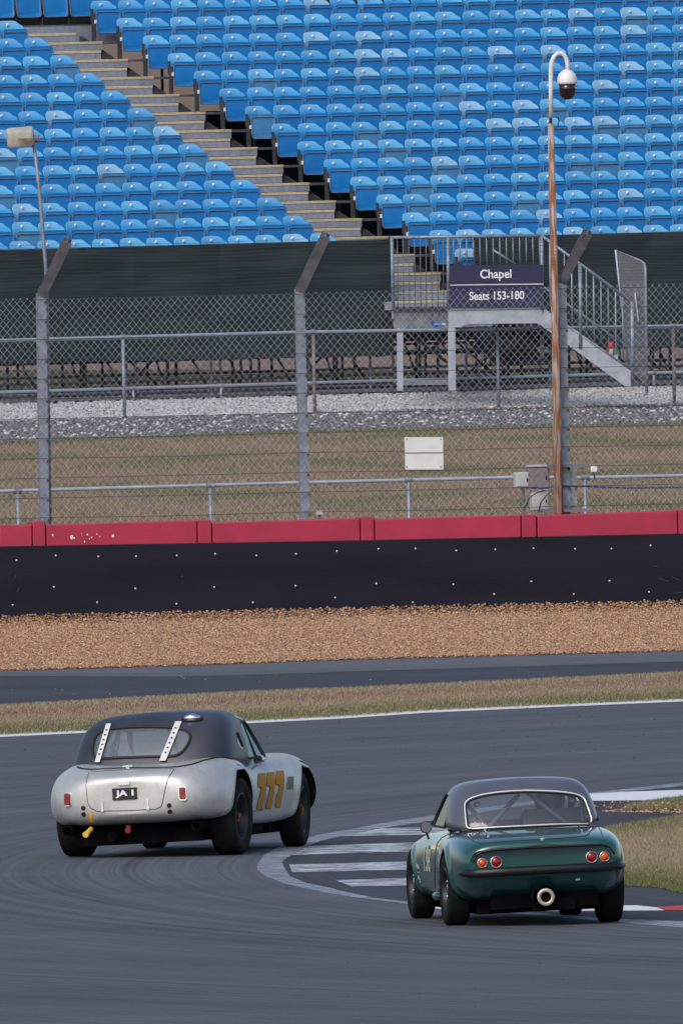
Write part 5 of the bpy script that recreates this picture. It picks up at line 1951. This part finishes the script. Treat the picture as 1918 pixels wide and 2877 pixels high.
elan = Car('sports_car', 'dark green sports car with charcoal hardtop and single round exhaust', 'car', (1495, 2596), R(-7.7), R(-1.6), (2.24, 1100, 2140))
ES = [
    (-.80, [(0, .41), (.24, .41), (.42, .42), (.50, .46), (.51, .55), (.46, .63), (.32, .655), (.16, .66), (0, .662)]),
    (-.765, [(0, .35), (.36, .35), (.54, .36), (.615, .43), (.62, .55), (.575, .655), (.40, .69), (.20, .695), (0, .697)]),
    (-.60, [(0, .235), (.43, .235), (.60, .27), (.672, .41), (.675, .57), (.63, .69), (.44, .722), (.22, .728), (0, .73)]),
    (-.34, [(0, .18), (.48, .18), (.65, .24), (.705, .40), (.70, .60), (.65, .725), (.46, .748), (.23, .752), (0, .754)]),
    (-.02, [(0, .18), (.52, .18), (.69, .25), (.728, .40), (.715, .61), (.66, .74), (.47, .768), (.24, .77), (0, .772)]),
    (.30, [(0, .17), (.52, .17), (.675, .23), (.715, .39), (.705, .60), (.65, .735), (.48, .775), (.24, .78), (0, .78)]),
    (.62, [(0, .16), (.52, .16), (.63, .20), (.675, .36), (.685, .57), (.635, .715), (.50, .77), (.25, .78), (0, .78)]),
    (1.10, [(0, .16), (.52, .16), (.62, .19), (.665, .35), (.68, .55), (.63, .695), (.50, .755), (.25, .775), (0, .78)]),
    (1.55, [(0, .16), (.52, .16), (.63, .20), (.68, .36), (.685, .56), (.63, .70), (.48, .745), (.25, .76), (0, .765)]),
    (1.90, [(0, .17), (.52, .17), (.67, .23), (.71, .38), (.70, .58), (.62, .70), (.46, .725), (.24, .715), (0, .72)]),
    (2.18, [(0, .18), (.52, .18), (.675, .24), (.715, .38), (.70, .56), (.60, .675), (.44, .695), (.22, .68), (0, .685)]),
    (2.50, [(0, .20), (.46, .20), (.60, .25), (.645, .37), (.62, .51), (.52, .59), (.38, .61), (.19, .61), (0, .61)]),
    (2.78, [(0, .26), (.30, .26), (.42, .29), (.46, .37), (.44, .45), (.36, .49), (.26, .50), (.13, .50), (0, .50)]),
    (2.86, [(0, .33), (.15, .33), (.22, .34), (.25, .38), (.24, .42), (.2, .44), (.14, .445), (.07, .445), (0, .445)]),
]
eb = ring_loft(sym_sections(ES), 3)
elan.surf = bvh_of(eb)
set_mat(eb, m_green)
cuts = []
for s in (1, -1):
    cuts.append(arch(.36 * s, 1.0 * s, 0, .315, .325, m_well))
    cuts.append(arch(.38 * s, 1.0 * s, 2.13, .305, .315, m_well))
cuts.append(set_mat(MB().box((0, .72, .80), (1.0, 1.0, .86)).mesh('cut', m_cabin), m_cabin))
REC = [(497, 692), (512, 630), (532, 585), (565, 566), (640, 556), (830, 543), (1060, 532), (1320, 522), (1368, 536), (1398, 580), (1418, 655)]
rp_ = [elan.at_y(x, y, -.95) for x, y in REC]
cuts.append(MB().prism(rp_, (0, .95 - .742, 0)).mesh('cut', m_green))
eb_cut = boolean(eb, cuts)
eb_cut.polygons.foreach_set('use_smooth', [True] * len(eb_cut.polygons))
eb_cut.set_sharp_from_angle(angle=R(35))
elan.obj('body', eb_cut)
ecut = bvh_of(eb_cut)
EH = [
    (.71, [(0, 1.34), (.45, 1.31), (.59, 1.18), (.63, .80), (.64, .45), (.63, .20), (.54, .05), (.29, -.02), (0, -.04)]),
    (.85, [(0, 1.22), (.44, 1.19), (.585, 1.07), (.62, .78), (.62, .46), (.60, .25), (.52, .12), (.28, .06), (0, .045)]),
    (.97, [(0, 1.11), (.43, 1.08), (.56, .98), (.595, .76), (.595, .49), (.57, .31), (.49, .20), (.27, .15), (0, .14)]),
    (1.065, [(0, 1.01), (.41, .98), (.53, .90), (.56, .73), (.555, .53), (.53, .38), (.45, .29), (.25, .25), (0, .24)]),
    (1.13, [(0, .92), (.36, .90), (.465, .84), (.495, .71), (.49, .57), (.455, .46), (.38, .39), (.21, .37), (0, .36)]),
    (1.162, [(0, .83), (.24, .82), (.31, .78), (.335, .70), (.33, .61), (.30, .55), (.22, .50), (.12, .48), (0, .475)]),
]
arch_lips(elan, 0, .315, .324, m_green, .07, .022)
arch_lips(elan, 2.13, .305, .314, m_green, .07, .020)
et = ring_loft(sym_slices(EH), 3)
elan_top = bvh_of(et)
set_mat(et, m_top2)
inner = [(z - .03 if i else .6, [(x * .95, .6 + (y - .6) * .94) for x, y in h]) for i, (z, h) in enumerate(EH)]
eti = set_mat(ring_loft(sym_slices(inner), 2), m_cabin)
EWIN = [(478, 414), (470, 380), (463, 310), (463, 272), (478, 250), (510, 232), (570, 214), (660, 200), (760, 191), (850, 188), (960, 190), (1060, 196), (1140, 207), (1185, 222), (1208, 245), (1226, 290), (1243, 340), (1248, 368), (1236, 384), (1180, 391), (1000, 399), (800, 409), (620, 417), (520, 421)]
EWIN = rounded(EWIN, 3)
cut_w = view_cut(elan, EWIN, -.3, .50)
EDW = [(.46, .79), (.48, .98), (.54, 1.03), (.62, 1.05), (.86, 1.05), (.93, 1.01), (1.18, .79)]
cut_f = MB().prism([(x, .93, z) for x, z in ((-.49, .80), (.49, .80), (.47, .97), (.40, 1.06), (-.40, 1.06), (-.47, .97))], (0, .6, 0)).mesh('cut', m_rubber)
ehc = boolean(et, [eti, cut_w, side_cut(EDW, -1, 1, m_rubber), cut_f])
ehc.polygons.foreach_set('use_smooth', [True] * len(ehc.polygons))
ehc.set_sharp_from_angle(angle=R(40))
elan.obj('hardtop', ehc)
erw = elan.patch('rear_window', EWIN, m_glass, elan_top, off=-.004, cuts=3)
elan.seam('window_seal', EWIN, .016, m_rubber, elan_top, closed=True, off=-.002, parent=erw, dens=1)
elan.seam('window_trim', EWIN, .0068, m_trim, elan_top, closed=True, off=.012, parent=erw, dens=1)
elan.seam('hardtop_seal', [(350, 456), (400, 452), (470, 446), (600, 438), (800, 428), (1000, 421), (1200, 413), (1296, 410)], .006, m_rubber, [elan_top, elan.surf], off=.0)
elan.seam('recess_shade_line', REC[1:-1], .011, m_bumper, off=-.004, dens=3)  # black tube painting in the shadow below the deck lip
# boot lid seam, hinges, badge
ELID = [(480, 470), (520, 505), (555, 515), (800, 496), (1050, 484), (1215, 468), (1240, 455), (1250, 436)]
elan.seam('lid_seam', ELID, .0032, m_seamd, off=.001, dens=5)
elan.seam('lid_seam', [(1300, 415), (1316, 435), (1322, 470)], .0032, m_seamd, off=.001)
for xa, ya, xb, yb in ((584, 438, 604, 466), (1172, 416, 1194, 436)):
    a_, _ = elan.hit(xa, ya, ecut, .006)
    b_, _ = elan.hit(xb, yb, ecut, .008)
    elan.obj('lid_hinge', MB().tube([a_ + Vector((0, 0, .012)), b_], [.006, .008], 8).mesh('lid_hinge', m_chrome))
mt = elan.frame(947, 486, off=.004)
elan.obj('lid_badge', MB().lathe([(.019, -.01), (.019, .004), (.01, .008), (.001, .009)], 14).mesh('lid_badge', m_chrome, True), mtx=mt)
# lamps in the recess
def round_lamp(x, y, r_, m):
    h2, n2 = elan.hit(x, y, ecut)
    mt = Matrix.Translation(h2) @ Matrix.Rotation(R(90), 4, 'X')
    lo = elan.obj('tail_light', MB().lathe([(r_ * 1.16, -.02), (r_ * 1.16, .014), (r_ * 1.02, .02), (r_ * 1.0, .012)], 28, caps=False).mesh('tail_light', m_chrome, True), mtx=mt)
    link('lens', MB().lathe([(r_ * 1.01, .0), (r_, .014), (r_ * .8, .024), (r_ * .45, .030), (.001, .032)], 24).mesh('lens', m, True), lo)
round_lamp(567, 637, .036, m_amber)
round_lamp(655, 631, .042, m_redlens)
round_lamp(1255, 600, .042, m_redlens)
round_lamp(1336, 596, .036, m_amber)
# bumper: swept blade that wraps the corners
bpts = [(-.672, -.56, .447), (-.66, -.65, .446), (-.62, -.755, .445), (-.55, -.815, .446), (-.3, -.845, .448), (0, -.85, .449), (.3, -.845, .448), (.55, -.815, .446), (.62, -.755, .445), (.66, -.65, .446), (.672, -.56, .447)]
vs_, fs_ = [], []
for i, (x, y, z) in enumerate(bpts):
    t = abs(i - 5) / 5
    hh = .036 * (1 - .75 * max(0, t - .55) / .45)
    nx, ny = x * (.55 if t > .7 else .05), -1 if t < .8 else -.3
    ln = math.hypot(nx, ny)
    nx, ny = nx / ln, ny / ln
    for dz, dn in ((-hh, .0), (-hh * .7, .014), (0, .022), (hh * .75, .012), (hh, -.004), (hh * .3, -.02), (-hh * .6, -.02)):
        vs_.append((x + nx * dn, y + ny * dn, z + dz))
for i in range(10):
    for k in range(7):
        fs_.append((i * 7 + k, i * 7 + (k + 1) % 7, (i + 1) * 7 + (k + 1) % 7, (i + 1) * 7 + k))
fs_ += [tuple(range(7)), tuple(range(70, 77))]
elan.obj('rear_bumper', MB().add(vs_, fs_).mesh('rear_bumper', m_bumper, True))
# exhaust
p_ = elan.at_y(968, 852, -.86)
ex = elan.obj('exhaust_pipe', MB().lathe([(.064, .5), (.066, .0), (.072, -.006), (.070, -.012), (.042, -.014), (.040, .10), (.001, .101)], 28, 'y', p_, caps=False).mesh('exhaust_pipe', m_tailpipe, True))
elan.obj('exhaust_bore', MB().lathe([(.041, -.0145), (.039, .03), (.001, .031)], 20, 'y', p_, caps=False).mesh('exhaust_bore', m_well), ex)
elan.obj('exhaust_shield', MB().lathe([(.092, .30), (.094, .03), (.088, .025)], 24, 'y', p_ + Vector((-.005, 0, .012)), caps=False).mesh('exhaust_shield', m_under, True))
elan.obj('underbody', MB().box((0, 1.05, .15), (1.0, 2.9, .10)).box((.02, -.30, .20), (.86, .62, .12)).box((.08, -.52, .165), (.34, .30, .10)).mesh('underbody', m_under))
mt = elan.frame(1168, 738, off=.002)
elan.obj('tow_tag', MB().box((0, 0, .004), (.036, .012, .006)).mesh('tow_tag', m_white), mtx=mt)
# flank: door seam, number, small marks, handle, mirror
elan.seam('door_seam', [(345, 462), (312, 480), (288, 510), (275, 560), (272, 640), (272, 720), (272, 795)], .0035, m_seamd, off=.001, dens=5)
elan.seam('door_seam', [(272, 795), (230, 793), (188, 788)], .0035, m_seamd, off=.001, dens=5)
def flat_on(car, name, body, cx, cy, size, bold, m, xl, squeeze=1.0):
    c_ = car.at_x(cx, cy, xl)
    me = text_mesh(body, size, bold, m, depth=.0, squeeze=squeeze)
    bm = bmesh.new(); bm.from_mesh(me)
    bmesh.ops.triangulate(bm, faces=bm.faces[:])
    for _ in range(2):
        bmesh.ops.subdivide_edges(bm, edges=bm.edges[:], cuts=1)
    for v in bm.verts:
        y_, z_ = c_.y - v.co.x, c_.z + v.co.y
        h2, n2, _, _ = car.surf.ray_cast(Vector((-2, y_, z_)), Vector((1, 0, 0)))
        v.co = (h2 if h2 else Vector((xl, y_, z_))) + Vector((-.004, 0, 0))
    bmesh.ops.recalc_face_normals(bm, faces=bm.faces)
    bm.to_mesh(me); bm.free()
    return car.obj(name, me)
flat_on(elan, 'race_number', '138', 221, 624, .27, .006, m_ivory, -.675)
m_pale = mat('pale_decal', (.50, .53, .56), rough=.5)
for q_ in ([(156, 640), (159, 640), (160, 668), (157, 666)], [(161, 644), (166, 645), (168, 672), (163, 670)], [(168, 646), (173, 648), (175, 674), (170, 674)],
           [(162, 692), (178, 694), (179, 699), (163, 697)], [(166, 716), (171, 717), (173, 738), (168, 737)], [(173, 720), (179, 722), (182, 744), (176, 742)], [(176, 748), (183, 749), (186, 762), (179, 760)]):
    elan.patch('small_decal', q_, m_pale, off=.004, cuts=1)
h2, n2 = elan.hit(257, 540, off=.01)
elan.obj('door_handle', MB().box(h2, (.03, .11, .03)).mesh('door_handle', m_chrome))
h2, n2 = elan.hit(228, 452)
mp_ = elan.at_y(216, 412, h2.y)
mir = elan.obj('door_mirror', MB().lathe([(.047, -.014), (.05, 0), (.046, .03), (.03, .062), (.005, .075)], 24, 'y').mesh('door_mirror', m_black, True), mtx=Matrix.Translation(mp_))
link('mirror_glass', MB().lathe([(.043, -.0155), (.043, -.0145)], 24, 'y').mesh('mirror_glass', m_chrome), mir)
link('mirror_stem', MB().tube([(0, .02, -.03), (.02, .02, -.10)], .010, 8).mesh('mirror_stem', m_black), mir)
p_ = elan.at_y(285, 845, .42)
elan.obj('side_scoop', MB().lathe([(.001, -.13), (.026, -.09), (.036, 0), (.03, .1)], 14, 'y', p_).mesh('side_scoop', m_green, True))
for s in (1, -1):
    def gx(z):
        return (.615 - .33 * (z - .80)) * s
    sw = elan.obj('side_window', MB().prism([(gx(z), y, z) for y, z in EDW], (.004 * s, 0, 0)).mesh('side_window', m_darkwin))
    elan.obj('window_frame', MB().tube([(gx(z) * 1.012, y, z) for y, z in EDW], .012, 6, closed=True).mesh('window_frame', m_rubber, True), sw)
WS = [(-.53, .80), (.53, .80), (.48, 1.02), (.38, 1.12), (-.38, 1.12), (-.48, 1.02)]
wsp = [(x, 1.27 - (z - .80) * .92, z) for x, z in WS]
wsc = elan.obj('windscreen', MB().add(wsp, [tuple(range(6))]).mesh('windscreen', m_glass))
elan.obj('windscreen_frame', MB().tube(wsp, .012, 8, closed=True).mesh('windscreen_frame', m_top2, True), wsc)
# cage, seat, harness mirror discs, dashboard, driver
m_cage = mat('grey_roll_cage', (.14, .145, .19), rough=.5)
cg = MB()
for (xa, ya, xb, yb) in ((470, 262, 606, 425), (800, 205, 598, 425), (850, 195, 1120, 405)):
    cg.tube([elan.at_y(xa, ya, .42), elan.at_y(xb, yb, .36)], .019, 10)
cg.tube([(-.5, .42, .5), (-.5, .42, .95), (-.42, .42, 1.06), (.42, .42, 1.06), (.5, .42, .95), (.5, .42, .5)], .019, 10)
elan.obj('roll_cage', cg.mesh('roll_cage', m_cage, True))
for x, y in ((535, 268), (1140, 242)):
    p_ = elan.at_y(x, y, .36)
    elan.obj('window_bracket', MB().lathe([(.001, -.022), (.03, -.016), (.034, 0), (.02, .02)], 16, 'z', p_).mesh('window_bracket', m_rimsil, True))
elan.obj('bucket_seat', MB().box((.27, .52, .60), (.44, .13, .60)).box((.27, .80, .36), (.46, .5, .12)).mesh('bucket_seat', m_cabin))
elan.obj('dashboard', MB().box((0, 1.14, .72), (1.0, .12, .13)).mesh('dashboard', m_cabin))
elan.obj('rear_shelf', MB().box((0, .22, .775), (1.06, .26, .02)).mesh('rear_shelf', m_cabin))
elan.obj('tunnel_box', MB().box(elan.at_y(863, 360, .55), (.09, .06, .09)).mesh('tunnel_box', m_cage))
EXTRA_DRIVER = True
J = [((.27, .70, .46), .14), ((.27, .66, .62), .15), ((.27, .64, .80), .165), ((.27, .65, .90), .07), ((.27, .66, 1.0), .085),
     ((.46, .68, .82), .07), ((.50, .86, .68), .05), ((.40, 1.04, .74), .04), ((.37, 1.08, .75), .035),
     ((.08, .68, .82), .07), ((.05, .86, .68), .05), ((.14, 1.04, .74), .04), ((.17, 1.08, .75), .035),
     ((.36, 1.02, .50), .085), ((.35, 1.38, .42), .06), ((.35, 1.50, .36), .05), ((.18, 1.02, .50), .085), ((.19, 1.38, .42), .06), ((.19, 1.50, .36), .05)]
Bn = [(0, 1), (1, 2), (2, 3), (3, 4), (2, 5), (5, 6), (6, 7), (7, 8), (2, 9), (9, 10), (10, 11), (11, 12), (0, 13), (13, 14), (14, 15), (0, 16), (16, 17), (17, 18)]
drv = thing('person', 'person in dark race suit and helmet driving the green sports car', 'person', elan.loc, elan.root.rotation_euler.z)
bo = link('body', person_mesh('body', J, Bn, m_suit), drv)
bo.matrix_basis = elan.B.copy()
hm = link('helmet', MB().lathe([(.001, .14), (.06, .13), (.105, .09), (.128, .03), (.13, -.03), (.12, -.09), (.10, -.12)], 22, 'z', (.27, .67, 1.01)).mesh('helmet', m_helmet, True), bo)
for s in (1, -1):
    for fgr in range(4):
        x_ = .27 + .115 * s + .0
        z_ = .775 - fgr * .017
        link('finger', MB().tube([(x_ - .01 * s, 1.085, z_), (x_ - .005 * s, 1.125, z_ + .004), (x_ - .02 * s, 1.135, z_ - .004)], .0085, 6).mesh('finger', m_suit, True), bo)
st_ = elan.obj('steering_wheel', MB().tube([(.27 + .15 * math.cos(a * .314), 1.115 + .03 * math.sin(a * .314), .73 + .15 * math.sin(a * .314)) for a in range(20)], .013, 8, closed=True).mesh('steering_wheel', m_black, True))
for x, y, r_, w_, s in ((.625, 0, .292, .185, 1), (-.625, 0, .292, .185, -1), (.61, 2.13, .288, .175, 1), (-.61, 2.13, .288, .175, -1)):
    wh = wheel(elan, x, y, r_, w_, s, 'spoke', .172)
